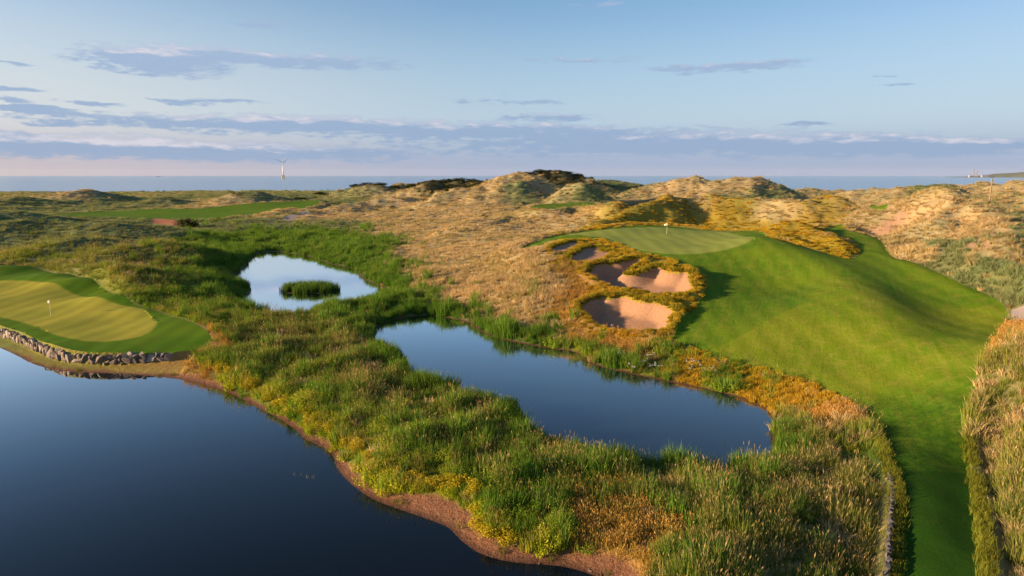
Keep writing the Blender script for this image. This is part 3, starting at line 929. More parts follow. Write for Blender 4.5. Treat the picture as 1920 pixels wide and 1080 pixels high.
# water
def water(name, deep, rough, bscale, bstr, stretch=1.0, dist=.02, steep=True):
    m, n, b, o = material(name)
    p = pos(n)
    b.inputs['Base Color'].default_value = deep + (1,)
    b.inputs['Roughness'].default_value = rough
    b.inputs['IOR'].default_value = 1.333
    pv = n.vmath('MULTIPLY', p, (1.0, stretch, 1.0))
    h = n.math('ADD', n.noise(pv, bscale, 3, .5), n.math('MULTIPLY', n.noise(pv, bscale * .12, 2, .5), 2.0))
    bump(n, b, h, bstr, dist)
    if steep:                     # still peaty water: dark from above, a mirror at low angles
        d = n.new('ShaderNodeBsdfDiffuse')
        d.inputs[0].default_value = deep + (1,)
        g = n.new('ShaderNodeBsdfGlossy')
        g.inputs['Color'].default_value = (.96, .98, 1, 1)
        g.inputs['Roughness'].default_value = rough
        nrm = b.inputs['Normal'].links[0].from_socket
        n.l.new(nrm, g.inputs['Normal'])
        lw = n.new('ShaderNodeLayerWeight')
        lw.inputs['Blend'].default_value = .5
        f = n.math('MULTIPLY', n.math('POWER', lw.outputs['Facing'], 7.0), 4.4)
        f = n.math('MINIMUM', n.math('ADD', f, .006), .93)
        x = n.new('ShaderNodeMixShader')
        n.l.new(f, x.inputs[0])
        n.l.new(d.outputs[0], x.inputs[1])
        n.l.new(g.outputs[0], x.inputs[2])
        n.l.new(x.outputs[0], o.inputs[0])
    return m


M_lake = water('lake_water', (.004, .008, .014), .02, 1.6, .05)
M_pond = water('pond_water', (.008, .018, .028), .03, 2.2, .06)
M_sea = water('sea_water', (.040, .160, .340), .16, .10, .22, 2.2, 1.2, False)

# ------------------------------------------------------------------ build the land, split by what covers it
ii, jj = np.meshgrid(np.arange(ND - 1), np.arange(NA), indexing='ij')
j2 = (jj + 1) % NA
quads = np.stack([ii * NA + jj, ii * NA + j2, (ii + 1) * NA + j2, (ii + 1) * NA + jj], -1).reshape(-1, 4)
V3 = np.stack([GX, GY, H], 1)


def fmean(S):
    return S[quads].mean(1)


cls = np.zeros(len(quads), int)
cls[fmean(S_farall) < 0] = 7
cls[fmean(S_fair) < 0] = 1
cls[(fmean(S_fair) < 0) & (GY[quads].mean(1) < 42.4) & (GX[quads].mean(1) > 8)] = 9
cls[fmean(S_lg) < 0] = 2
cls[fmean(S_rgp) < 0] = 3
cls[fmean(S_lgp) < 0] = 4
cls[fmean(S_pathall) < 0] = 6
cls[fmean(S_earth) < 0] = 8
cls[fmean(S_bunkall) < 0] = 5


def mesh_np(name, v, faces, mat, smooth=True, attrs=None):
    me = bpy.data.meshes.new(name)
    v = np.asarray(v, np.float32)
    faces = np.asarray(faces, np.int32)
    k = faces.shape[1]
    me.vertices.add(len(v))
    me.vertices.foreach_set('co', v.ravel())
    me.loops.add(faces.size)
    me.loops.foreach_set('vertex_index', faces.ravel())
    me.polygons.add(len(faces))
    me.polygons.foreach_set('loop_start', np.arange(0, faces.size, k, dtype=np.int32))
    me.polygons.foreach_set('loop_total', np.full(len(faces), k, np.int32))
    me.polygons.foreach_set('use_smooth', np.full(len(faces), smooth))
    me.update(calc_edges=True)
    me.validate()
    for nm, (typ, arr) in (attrs or {}).items():
        a = me.attributes.new(nm, typ, 'POINT')
        key = 'color' if 'COLOR' in typ else ('vector' if typ == 'FLOAT_VECTOR' else 'value')
        a.data.foreach_set(key, np.asarray(arr, np.int32 if typ == 'INT' else np.float32).ravel())
    if mat:
        me.materials.append(mat)
    return me


def add(name, me, parent=None, loc=None):
    ob = bpy.data.objects.new(name, me)
    COL.objects.link(ob)
    if parent:
        ob.parent = parent
    if loc is not None:
        ob.location = loc
    return ob


def tag(o, label=None, cat=None, group=None, kind=None):
    for k, v in (('label', label), ('category', cat), ('group', group), ('kind', kind)):
        if v:
            o[k] = v
    return o


def land(name, sel, mat, label, cat, attrs=False, tan=False):
    q = quads[sel]
    u, inv = np.unique(q, return_inverse=True)
    at = None
    if attrs:
        at = {'veg': ('FLOAT_COLOR', np.concatenate([np.clip(VCOL[u], .01, 1), np.ones((len(u), 1))], 1)),
              'mask': ('FLOAT_VECTOR', np.stack([SANDY[u] * sm(mown[u], 0, 2), MUD[u], WET[u]], 1))}
    if tan:
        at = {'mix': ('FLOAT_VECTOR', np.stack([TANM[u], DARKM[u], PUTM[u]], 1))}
    me = mesh_np(name, V3[u], inv.reshape(-1, 4), mat, True, at)
    return tag(add(name, me), label, cat, kind='structure')


land('terrain', cls == 0, M_rough, 'rough grassy dunes and sandy lake shore around the golf holes', 'terrain', True)
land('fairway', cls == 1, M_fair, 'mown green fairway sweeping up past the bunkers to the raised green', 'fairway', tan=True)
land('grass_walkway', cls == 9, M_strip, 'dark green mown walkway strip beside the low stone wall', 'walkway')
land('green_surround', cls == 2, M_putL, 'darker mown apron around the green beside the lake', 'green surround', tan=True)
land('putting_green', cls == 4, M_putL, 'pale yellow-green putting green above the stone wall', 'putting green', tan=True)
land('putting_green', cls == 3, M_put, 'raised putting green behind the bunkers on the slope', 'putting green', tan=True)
bz = np.stack([fmean(s) for s in S_bunk], 1)
names = ['smallest sand bunker, highest of the four, at the edge of the raised green',
         'second highest sand bunker on the slope, with a small grass spur',
         'largest sand bunker with a grass tongue reaching in from above',
         'lowest sand bunker, nearest the pond, under a scalloped grass lip']
for i, nm in enumerate(names):
    land('bunker', (cls == 5) & (bz.argmin(1) == i), M_sand, nm, 'bunker')
ff = np.stack([fmean(s) for s in S_far], 1)
for i, nm in enumerate(['distant mown fairway running below the dunes towards the sea', 'strip of mown turf in front of the cone shaped dune',
                        'small patch of mown turf between far dunes behind the raised green', 'sliver of mown turf at the frame edge among low dunes', 'thin strip of mown turf in the shaded low dunes']):
    s = (cls == 7) & (ff.argmin(1) == i)
    if s.any():
        land('fairway', s, M_fair if i else M_fringe, nm, 'fairway')
pp = np.stack([fmean(s) for s in S_path], 1)
for i, nm in enumerate(['grey gravel path beside the distant fairway', 'grey gravel path beside the fairway at the frame edge']):
    s = (cls == 6) & (pp.argmin(1) == i)
    if s.any():
        land('path', s, M_path, nm, 'path')
land('bare_earth', cls == 8, M_earth, 'patch of bare red earth in front of the distant fairway', 'bare earth')


def sheet(name, poly, z, mat, label, grow=0.0):
    bm = bmesh.new()
    vs_ = [bm.verts.new((p[0], p[1], z)) for p in poly]
    bm.faces.new(vs_)
    bmesh.ops.triangulate(bm, faces=bm.faces[:])
    for f in bm.faces:
        if f.normal.z < 0:
            f.normal_flip()
    me = bpy.data.meshes.new(name)
    bm.to_mesh(me)
    bm.free()
    me.materials.append(mat)
    return tag(add(name, me), label, 'water', kind='structure')


sheet('lake', grow_poly(LAKE, .25), .02, M_lake, 'dark still lake below the stone wall')
sheet('pond', grow_poly(POND_M, .3), .02, M_pond, 'long blue pond between the reed banks and the fairway')
sheet('pond', grow_poly(POND_U, .3), .02, M_pond, 'pale pond with a reed island among green reeds')
# sea
bm = bmesh.new()
sy = [700, 1000, 1500, 2500, 5000, 10000, 16000, 24000]
rows = []
for y in sy:
    wdt = 1500 + y * 1.6
    rows.append([bm.verts.new((wdt * t, y, SEA_Z)) for t in np.linspace(-1, 1, 9)])
for r0, r1 in zip(rows, rows[1:]):
    for k in range(8):
        bm.faces.new((r0[k], r0[k + 1], r1[k + 1], r1[k]))
me = bpy.data.meshes.new('sea')
bm.to_mesh(me)
bm.free()
me.materials.append(M_sea)
tag(add('sea', me), 'blue sea reaching to the horizon beyond the dunes', 'sea', kind='structure')

# ------------------------------------------------------------------ plants
def leaf_material(name, translucent=.35, spec=.1):
    m = bpy.data.materials.new(name)
    m.use_nodes = True
    n = NT(m.node_tree)
    n.n.clear()
    o = n.new('ShaderNodeOutputMaterial')
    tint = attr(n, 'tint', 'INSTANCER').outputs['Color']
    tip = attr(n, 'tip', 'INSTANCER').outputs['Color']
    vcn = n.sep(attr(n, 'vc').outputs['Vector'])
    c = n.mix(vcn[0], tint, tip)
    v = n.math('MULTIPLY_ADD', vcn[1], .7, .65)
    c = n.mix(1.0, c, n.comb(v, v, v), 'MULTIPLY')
    d = n.new('ShaderNodeBsdfDiffuse')
    t = n.new('ShaderNodeBsdfTranslucent')
    n.l.new(c, d.inputs[0])
    n.l.new(n.mix(1.0, c, (1.15, 1.05, .7), 'MULTIPLY'), t.inputs[0])
    x = n.new('ShaderNodeMixShader')
    x.inputs[0].default_value = translucent
    n.l.new(d.outputs[0], x.inputs[1])
    n.l.new(t.outputs[0], x.inputs[2])
    n.l.new(x.outputs[0], o.inputs[0])
    return m


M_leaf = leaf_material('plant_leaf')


class Tuft:
    def __init__(self, seed):
        self.r = random.Random(seed)
        self.v, self.f, self.c = [], [], []

    def blade(self, x, y, h, ang, lean, wid, t0=0.0, t1=0.0, bend=1.6, seg=3, z0=0.0):
        r = self.r
        dx, dy = math.cos(ang), math.sin(ang)
        wa = r.uniform(0, math.pi)
        wx, wy = math.cos(wa) * wid * .5, math.sin(wa) * wid * .5
        br = r.random()
        i0 = len(self.v)
        for k in range(seg + 1):
            t = k / seg
            o = lean * (t ** bend)
            z = z0 + h * t * (1 - .18 * (lean / max(h, .01)) * t)
            w = (1 - t ** 1.6)
            tc = t0 + (t1 - t0) * t
            if k < seg:
                self.v += [(x + dx * o - wx * w, y + dy * o - wy * w, z), (x + dx * o + wx * w, y + dy * o + wy * w, z)]
                self.c += [(tc, br, 0)] * 2
            else:
                self.v.append((x + dx * o, y + dy * o, z))
                self.c.append((tc, br, 0))
        for k in range(seg - 1):
            a = i0 + 2 * k
            self.f.append((a, a + 1, a + 3, a + 2))
        a = i0 + 2 * (seg - 1)
        self.f.append((a, a + 1, a + 2))
        return x + dx * lean, y + dy * lean, z0 + h * (1 - .18 * lean / max(h, .01))

    def head(self, x, y, z, ang, ln, wid, tone=1.0):
        """feathery seed head"""
        r = self.r
        dx, dy = math.cos(ang) * .35, math.sin(ang) * .35
        for q in range(2):
            wa = r.uniform(0, math.pi)
            wx, wy = math.cos(wa) * wid * .5, math.sin(wa) * wid * .5
            br = r.random()
            i = len(self.v)
            self.v += [(x, y, z - ln * .25), (x + dx * ln * .35 - wx, y + dy * ln * .35 - wy, z + ln * .25),
                       (x + dx * ln, y + dy * ln, z + ln * .75), (x + dx * ln * .35 + wx, y + dy * ln * .35 + wy, z + ln * .25)]
            self.c += [(tone, br, 0)] * 4
            self.f.append((i, i + 1, i + 2, i + 3))

    def leaf(self, x, y, z, nx, ny, nz, size, tone=0.0, asp=.55):
        r = self.r
        n_ = Vector((nx, ny, nz)).normalized()
        t = n_.cross(Vector((r.uniform(-1, 1), r.uniform(-1, 1), r.uniform(-1, 1)))).normalized()
        b_ = n_.cross(t)
        p = Vector((x, y, z))
        i = len(self.v)
        br = r.random()
        for q in (-t * size * .5, b_ * size * asp * .5, t * size * .5, -b_ * size * asp * .5):
            self.v.append(tuple(p + q))
            self.c.append((tone, br, 0))
        self.f.append((i, i + 1, i + 2, i + 3))

    def mesh(self, name, mat):
        me = bpy.data.meshes.new(name)
        me.from_pydata(self.v, [], self.f)
        a = me.attributes.new('vc', 'FLOAT_VECTOR', 'POINT')
        a.data.foreach_set('vector', np.array(self.c, np.float32).ravel())
        me.materials.append(mat)
        me.update()
        return me


def t_marram(s):
    t = Tuft(s); r = t.r
    for k in range(46):
        a = r.uniform(0, 6.283); rr = .30 * math.sqrt(r.random())
        h = r.uniform(.45, .85)
        a2 = a + r.gauss(0, .6)
        t.blade(rr * math.cos(a), rr * math.sin(a), h, a2, r.uniform(.12, .5) * h / .7, r.uniform(.028, .05), 0, r.uniform(.3, 1.0), 1.8)
    return t


def t_meadow(s):
    t = Tuft(s); r = t.r
    for k in range(36):
        a = r.uniform(0, 6.283); rr = .36 * math.sqrt(r.random())
        h = r.uniform(.4, .9)
        t.blade(rr * math.cos(a), rr * math.sin(a), h, a + r.gauss(0, .8), r.uniform(.05, .3), r.uniform(.022, .04), 0, r.uniform(0, .35), 1.7)
    for k in range((9, 1, 4, 0, 6, 2)[s // 7 % 6]):
        a = r.uniform(0, 6.283); rr = .30 * math.sqrt(r.random())
        h = r.uniform(.6, 1.25)
        x, y, z = t.blade(rr * math.cos(a), rr * math.sin(a), h, a + r.gauss(0, .8), r.uniform(.05, .22), .014, .2, .9, 1.7, 2)
        t.head(x, y, z - .08, a, r.uniform(.14, .26), r.uniform(.022, .042))
    return t


def t_reed(s):
    t = Tuft(s); r = t.r
    for k in range(44):
        a = r.uniform(0, 6.283); rr = .36 * math.sqrt(r.random())
        h = r.uniform(.75, 1.35)
        t.blade(rr * math.cos(a), rr * math.sin(a), h, a + r.gauss(0, .7), r.uniform(.05, .38), r.uniform(.03, .052), 0, r.uniform(0, .45), 2.2)
    return t


def t_leafy(s):
    """soft leafy herb: many upright shoots carrying small leaves"""
    t = Tuft(s); r = t.r
    for k in range(26):
        a = r.uniform(0, 6.283); rr = .40 * math.sqrt(r.random())
        h = r.uniform(.45, .8) * (1.1 - .5 * rr / .4)
        lx, ly = math.cos(a) * rr * .7, math.sin(a) * rr * .7
        x0, y0 = rr * math.cos(a), rr * math.sin(a)
        for q in range(11):
            f = (q + 1) / 11
            x, y, z = x0 + lx * f, y0 + ly * f, h * f
            an = r.uniform(0, 6.283)
            sz = r.uniform(.07, .13) * (1.15 - .5 * f)
            t.leaf(x + math.cos(an) * sz * .6, y + math.sin(an) * sz * .6, z, math.cos(an) * .7 + lx, math.sin(an) * .7 + ly, r.uniform(.3, 1.0), sz, f * f * r.uniform(.3, 1), .5)
    return t


def t_dry(s):
    t = Tuft(s); r = t.r
    for k in range(34):
        a = r.uniform(0, 6.283); rr = .34 * math.sqrt(r.random())
        h = r.uniform(.3, .75)
        x, y, z = t.blade(rr * math.cos(a), rr * math.sin(a), h, a + r.gauss(0, .8), r.uniform(.04, .25), r.uniform(.018, .032), 0, r.uniform(.3, 1), 1.7)
        if k % 3 == 0:
            t.head(x, y, z - .05, a, r.uniform(.12, .2), r.uniform(.03, .05))
    return t


def t_cushion(s):
    """low dense cushion of fine shoots"""
    t = Tuft(s); r = t.r
    for k in range(110):
        a = r.uniform(0, 6.283); rr = math.sqrt(r.random()) * .42
        hh = .34 * math.sqrt(max(0, 1 - (rr / .46) ** 2)) + .04
        t.blade(rr * math.cos(a) * .8, rr * math.sin(a) * .8, hh * r.uniform(.75, 1.15), a + r.gauss(0, .4), rr * .35, r.uniform(.03, .055), 0, r.uniform(.2, 1), 1.2, 2)
    return t


def t_scrub(s):
    t = Tuft(s); r = t.r
    for k in range(260):
        a = r.uniform(0, 6.283); ph = math.acos(r.uniform(0, 1)); q = r.uniform(.6, 1.0) * (1 + .2 * math.sin(a * 3 + s))
        nx, ny, nz = math.sin(ph) * math.cos(a), math.sin(ph) * math.sin(a), math.cos(ph)
        t.leaf(nx * q * .5, ny * q * .5, nz * q * .6, nx + r.gauss(0, .5), ny + r.gauss(0, .5), nz + r.gauss(0, .5), r.uniform(.09, .16), r.random() * .6)
    return t


def t_short(s):
    t = Tuft(s); r = t.r
    for k in range(50):
        a = r.uniform(0, 6.283); rr = .34 * math.sqrt(r.random())
        h = r.uniform(.16, .36)
        t.blade(rr * math.cos(a), rr * math.sin(a), h, r.uniform(0, 6.283), r.uniform(.05, .2), r.uniform(.016, .03), 0, r.uniform(0, 1), 1.6, 2)
    return t


MAKERS = {'marram': t_marram, 'meadow': t_meadow, 'reed': t_reed, 'leafy': t_leafy, 'dry': t_dry, 'cushion': t_cushion, 'scrub': t_scrub, 'short': t_short}
NVAR = 6
TUFTS = {}
for nm, fn in MAKERS.items():
    c_ = bpy.data.collections.new('tufts_' + nm)
    for k in range(NVAR):
        c_.objects.link(bpy.data.objects.new('tuft_%s_%d' % (nm, k), fn(k * 7 + 3).mesh('tuft_' + nm, M_leaf)))
    TUFTS[nm] = c_


def scatter_group(coll):
    g = bpy.data.node_groups.new('scatter', 'GeometryNodeTree')
    g.interface.new_socket('Geometry', in_out='INPUT', socket_type='NodeSocketGeometry')
    g.interface.new_socket('Geometry', in_out='OUTPUT', socket_type='NodeSocketGeometry')
    gi = g.nodes.new('NodeGroupInput')
    go = g.nodes.new('NodeGroupOutput')
    ci = g.nodes.new('GeometryNodeCollectionInfo')
    ci.inputs['Collection'].default_value = coll
    ci.inputs['Separate Children'].default_value = True
    ci.inputs['Reset Children'].default_value = True
    ip = g.nodes.new('GeometryNodeInstanceOnPoints')
    ip.inputs['Pick Instance'].default_value = True

    def named(nm, typ):
        a = g.nodes.new('GeometryNodeInputNamedAttribute')
        a.data_type = typ
        a.inputs['Name'].default_value = nm
        return [o_ for o_ in a.outputs if o_.enabled and o_.name == 'Attribute'][0]
    g.links.new(gi.outputs[0], ip.inputs['Points'])
    g.links.new(ci.outputs[0], ip.inputs['Instance'])
    g.links.new(named('variant', 'INT'), ip.inputs['Instance Index'])
    er = g.nodes.new('FunctionNodeEulerToRotation')
    g.links.new(named('turn', 'FLOAT_VECTOR'), er.inputs[0])
    g.links.new(er.outputs[0], ip.inputs['Rotation'])
    g.links.new(named('size', 'FLOAT_VECTOR'), ip.inputs['Scale'])
    g.links.new(ip.outputs[0], go.inputs[0])
    return g


def scatter(name, tuft, x, y, size, hs, tint, tip, label, cat, zoff=-.03):
    """one mass of plants nobody could count"""
    n_ = len(x)
    if n_ == 0:
        return
    z = grid_sample(H, x, y) + zoff
    turn = np.stack([rng.normal(0, .10, n_), rng.normal(0, .10, n_), rng.random(n_) * 6.283], 1)
    sz = np.stack([size, size, size * hs], 1)
    one = np.ones((n_, 1))
    me = bpy.data.meshes.new(name)
    me.vertices.add(n_)
    me.vertices.foreach_set('co', np.stack([x, y, z], 1).astype(np.float32).ravel())
    for nm, typ, arr in (('variant', 'INT', rng.integers(0, NVAR, n_)), ('turn', 'FLOAT_VECTOR', turn), ('size', 'FLOAT_VECTOR', sz),
                         ('tint', 'FLOAT_COLOR', np.concatenate([np.clip(tint, .005, .9), one], 1)), ('tip', 'FLOAT_COLOR', np.concatenate([np.clip(tip, .005, .9), one], 1))):
        a = me.attributes.new(nm, typ, 'POINT')
        a.data.foreach_set('color' if 'COLOR' in typ else ('vector' if typ == 'FLOAT_VECTOR' else 'value'), arr.astype(np.int32 if typ == 'INT' else np.float32).ravel())
    ob = add(name, me)
    md = ob.modifiers.new('scatter', 'NODES')
    md.node_group = scatter_group(TUFTS[tuft])
    return tag(ob, label, cat, kind='stuff')


# candidates: dense near the viewpoint, thinning out with distance
DENS = 9.0
nb = 60
edges = np.exp(np.linspace(math.log(26), math.log(880), nb + 1))
cx_, cy_ = [], []
for d0, d1 in zip(edges, edges[1:]):
    dm = .5 * (d0 + d1)
    rho = DENS * min(1.0, (50 / dm) ** 1.55)
    cnt = int(rho * .5 * R(86) * (d1 * d1 - d0 * d0))
    dd = np.sqrt(rng.uniform(d0 * d0, d1 * d1, cnt))
    aa = rng.uniform(R(-43), R(43), cnt)
    cx_.append(np.sin(aa) * dd); cy_.append(np.cos(aa) * dd)
px_, py_ = np.concatenate(cx_), np.concatenate(cy_)
FLD = {k: grid_sample(v, px_, py_) for k, v in dict(lake=S_lake, pm=S_pm, pu=S_pu, fair=S_fair, lg=S_lg, bunk=S_bunkall, far=S_farall, path=S_pathall, earth=S_earth, mud=MUD, sandy=SANDY, h=H, bz=S_bz).items()}
ok = (FLD['lake'] > .3) & (FLD['pm'] > .12) & (FLD['pu'] > .1) & (FLD['fair'] > .12) & (FLD['lg'] > .5) & (FLD['bunk'] > .3) & (FLD['far'] > .5) & (FLD['path'] > .4) & (FLD['earth'] > .5)
ok &= rng.random(px_.size) > FLD['mud'] * 1.02
ok &= rng.random(px_.size) > FLD['sandy'] * .8
ok &= FLD['h'] > -3
wall_zone = (FLD['lake'] + np.maximum(FLD['lg'], 0) < 6.5) & (FLD['lg'] > -1) & (np.degrees(np.arctan2(px_, py_)) < -24.3) & (FLD['lake'] < 6)
ok &= ~wall_zone
strip_zone = (px_ > 8) & (py_ < 45.5) & (FLD['fair'] < 1.25)
ok &= ~strip_zone
px_, py_ = px_[ok], py_[ok]
FLD = {k: v[ok] for k, v in FLD.items()}
w_ = np.stack([grid_sample(VW[:, k].copy(), px_, py_) for k in range(len(KINDS))], 1)
w_ = w_ ** 1.3
iL, iR, iS = KINDS.index('L'), KINDS.index('R'), KINDS.index('S')
w_[:, iR] += .16 * w_[:, iL]
w_[:, iS] += .34 * w_[:, iL] + .12 * w_[:, iR]
w_[:, iR] += .10 * w_[:, iS] * (py_ < 90) * (px_ < 18)
iM = KINDS.index('M')
w_[:, iM] += .35 * w_[:, iS] * (px_ > 24)
w_[:, iM] += .10 * w_[:, iS]
upland = sm(FLD['h'], 1.8, 3.2) * sm(np.hypot(px_, py_), 75, 95)
for q_ in (iL, iR):
    w_[:, q_] *= 1 - .92 * upland
# reeds along the pond edges
nearp = np.minimum(FLD['pm'], FLD['pu'])
w_[:, KINDS.index('R')] += 1.2 * (1 - sm(nearp, .8, 3.2)) * ((px_ < 4) | (py_ < 55))
w_[:, KINDS.index('Y')] += 2.5 * (1 - sm(FLD['bunk'], .8, 2.6))
w_ /= w_.sum(1, keepdims=True)
cum = w_.cumsum(1)
kind = (rng.random(px_.size)[:, None] > cum).sum(1).clip(0, len(KINDS) - 1)
pd = np.hypot(px_, py_)
grow = np.where(pd < 80, 1.0, (pd / 80) ** .42)
patch = fbm(px_, py_, 6, 3)
patch2 = fbm(px_ + 300, py_ - 77, 15, 2)
clump = fbm(px_ - 120, py_ + 210, 3.4, 2)
lum = (1.16 + .34 * patch + rng.normal(0, .17, px_.size)).clip(.5, 2.0)[:, None]


def blend(c0, c1, f):
    f = np.clip(f, 0, 1)[:, None]
    return np.array(c0) * (1 - f) + np.array(c1) * f


SPEC = {  # kind: tuft, object name, thinning, size range, height factor, tint a, tint b, tip a, tip b, label
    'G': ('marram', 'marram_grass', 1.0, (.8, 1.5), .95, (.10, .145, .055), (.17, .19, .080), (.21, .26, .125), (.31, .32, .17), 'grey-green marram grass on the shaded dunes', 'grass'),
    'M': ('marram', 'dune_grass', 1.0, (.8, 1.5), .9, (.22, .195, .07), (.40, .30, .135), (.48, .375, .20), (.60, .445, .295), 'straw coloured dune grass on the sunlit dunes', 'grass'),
    'S': ('meadow', 'meadow_grass', 1.0, (.85, 1.45), 1.05, (.085, .155, .014), (.19, .20, .035), (.28, .25, .09), (.44, .33, .18), 'tall meadow grass with pale seed heads between lake and pond', 'grass'),
    'R': ('reed', 'reeds', 1.0, (.85, 1.35), 1.0, (.050, .130, .014), (.100, .190, .024), (.15, .24, .035), (.21, .27, .05), 'dense green reeds around the ponds', 'reeds'),
    'L': ('leafy', 'leafy_weeds', .7, (.8, 1.5), 1.05, (.085, .185, .014), (.18, .235, .018), (.20, .30, .03), (.36, .37, .045), 'soft yellow-green weeds along the lake shore', 'weeds'),
    'O': ('dry', 'dry_grass', 1.0, (.8, 1.3), 1.0, (.18, .16, .028), (.31, .185, .040), (.42, .29, .08), (.50, .27, .09), 'dry orange-brown grass', 'grass'),
    'Y': ('cushion', 'golden_turf', 1.0, (.75, 1.5), 1.0, (.22, .195, .016), (.35, .225, .022), (.43, .33, .03), (.53, .31, .035), 'low golden turf around the bunkers and on the bank behind the raised green', 'grass'),
    'T': ('short', 'short_rough', 1.0, (.8, 1.3), 1.0, (.055, .12, .016), (.09, .15, .02), (.12, .18, .03), (.16, .19, .04), 'short green rough beside the fairway strip', 'grass'),
    'D': ('scrub', 'dark_scrub', 1.0, (.8, 1.5), 1.0, (.030, .040, .012), (.055, .055, .020), (.06, .07, .02), (.09, .08, .03), 'dark low scrub on the dune crests', 'scrub'),
}
sun_gold = (1 - sm(FLD['lake'], 2.0, 4.2)) * (px_ < 4)  # low sun's gold on the shore band, painted into the plant tints
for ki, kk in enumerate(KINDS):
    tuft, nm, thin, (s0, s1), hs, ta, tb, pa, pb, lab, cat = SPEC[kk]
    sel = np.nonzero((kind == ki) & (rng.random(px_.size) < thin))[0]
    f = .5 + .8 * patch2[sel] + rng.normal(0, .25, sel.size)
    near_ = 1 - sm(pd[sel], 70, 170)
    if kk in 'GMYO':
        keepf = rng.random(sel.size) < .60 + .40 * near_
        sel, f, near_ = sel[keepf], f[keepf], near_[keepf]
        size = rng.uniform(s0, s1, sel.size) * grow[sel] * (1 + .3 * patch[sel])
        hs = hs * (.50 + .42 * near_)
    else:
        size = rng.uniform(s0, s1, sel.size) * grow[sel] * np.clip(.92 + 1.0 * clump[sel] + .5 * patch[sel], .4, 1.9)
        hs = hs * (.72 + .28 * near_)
    scatter(nm, tuft, px_[sel], py_[sel], size, hs, blend(ta, tb, f) * lum[sel] * (1 + sun_gold[sel, None] * (np.array((.8, .35, -.2)) if kk in 'LS' else 0)), blend(pa, pb, f + rng.normal(0, .2, sel.size)) * lum[sel], lab, cat)
# longer fringe grass on both edges of the walkway, golden cushions on the bunker lips
cnt = 30000
fx, fy = rng.uniform(14, 36, cnt), rng.uniform(24, 52, cnt)
sf = grid_sample(S_fair, fx, fy)
s_ = np.nonzero((sf > .02) & (sf < .36 + .16 * fbm(fx, fy, 1.6, 2)) & (rng.random(cnt) < .75))[0]
fl = (1 + .3 * fbm(fx[s_], fy[s_], 2, 2) + rng.normal(0, .15, s_.size))[:, None]
scatter('fringe_grass', 'short', fx[s_], fy[s_], rng.uniform(.6, 1.5, s_.size), 1.25, np.array((.11, .16, .018)) * fl, np.array((.36, .31, .05)) * fl, 'long yellow-green fringe grass along both edges of the walkway strip', 'grass')
bx_, by_, bs_ = [], [], []
for b_ in BUNK:
    e_ = grow_poly(b_, .55)
    seg = np.concatenate([[0], np.cumsum(np.linalg.norm(np.diff(np.vstack([e_, e_[:1]]), axis=0), axis=1))])
    q = np.arange(0, seg[-1], .34)
    xs_ = np.interp(q, seg, np.append(e_[:, 0], e_[0, 0])); ys_ = np.interp(q, seg, np.append(e_[:, 1], e_[0, 1]))
    bx_.append(xs_ + rng.normal(0, .18, q.size)); by_.append(ys_ + rng.normal(0, .18, q.size))
    dq = .3
    far_side = sdf(b_, xs_, ys_ - 1.2, 8.0) < sdf(b_, xs_, ys_ + 1.2, 8.0)      # sand lies on the viewer's side of this edge
    bs_.append(rng.uniform(1.0, 1.8, q.size) * (1 + .35 * np.sin(q * 2.4)) * np.where(far_side, 1.0, .55))
bx_, by_, bs_ = map(np.concatenate, (bx_, by_, bs_))
fl = (1 + .25 * fbm(bx_, by_, 3, 2) + rng.normal(0, .12, bx_.size))[:, None]
scatter('bunker_lip_turf', 'cushion', bx_, by_, bs_, 1.0, np.array((.17, .17, .018)) * fl, np.array((.33, .27, .03)) * fl, 'golden green cushions of turf overhanging the bunker edges', 'grass')

# ------------------------------------------------------------------ stone walls
def rock_mesh(seed, mat, n=13):
    r = random.Random(seed)
    bm = bmesh.new()
    for k in range(n):
        v = Vector((r.gauss(0, 1), r.gauss(0, 1), r.gauss(0, 1))).normalized()
        v = Vector([math.copysign(abs(c) ** .55, c) for c in v])
        v *= r.uniform(.42, .56)
        bm.verts.new(v)
    bmesh.ops.convex_hull(bm, input=bm.verts[:])
    for v in [v for v in bm.verts if not v.link_faces]:
        bm.verts.remove(v)
    me = bpy.data.meshes.new('stone')
    bm.to_mesh(me)
    bm.free()
    me.materials.append(mat)
    return me


def stone_mat(name, c0, c1):
    m, n, b, o = material(name)
    oi = n.new('ShaderNodeObjectInfo').outputs['Random']
    p = n.new('ShaderNodeTexCoord').outputs['Object']
    c = n.mix(n.noise(p, 3.5, 6, .65), tuple(x * .6 for x in c0), c1)
    c = n.mix(oi, c, n.mix(1.0, c, (.32, .32, .34), 'MULTIPLY'))
    n.l.new(c, b.inputs['Base Color'])
    b.inputs['Roughness'].default_value = .9
    bump(n, b, n.noise(p, 9, 5, .65), .5, .05)
    return m


M_stone = stone_mat('wall_stone', (.27, .235, .21), (.43, .36, .305))
M_stone2 = stone_mat('dry_stone', (.07, .07, .067), (.18, .17, .16))
ROCKS = [rock_mesh(k + 40, M_stone) for k in range(12)]
ROCKS2 = [rock_mesh(k + 80, M_stone2, 11) for k in range(8)]


def empty(name, loc):
    e_ = bpy.data.objects.new(name, None)
    e_.empty_display_size = .2
    e_.location = loc
    COL.objects.link(e_)
    return e_


def resample(p, step):
    seg = np.concatenate([[0], np.cumsum(np.linalg.norm(np.diff(p, axis=0), axis=1))])
    q = np.arange(0, seg[-1], step)
    return np.stack([np.interp(q, seg, p[:, 0]), np.interp(q, seg, p[:, 1])], 1)


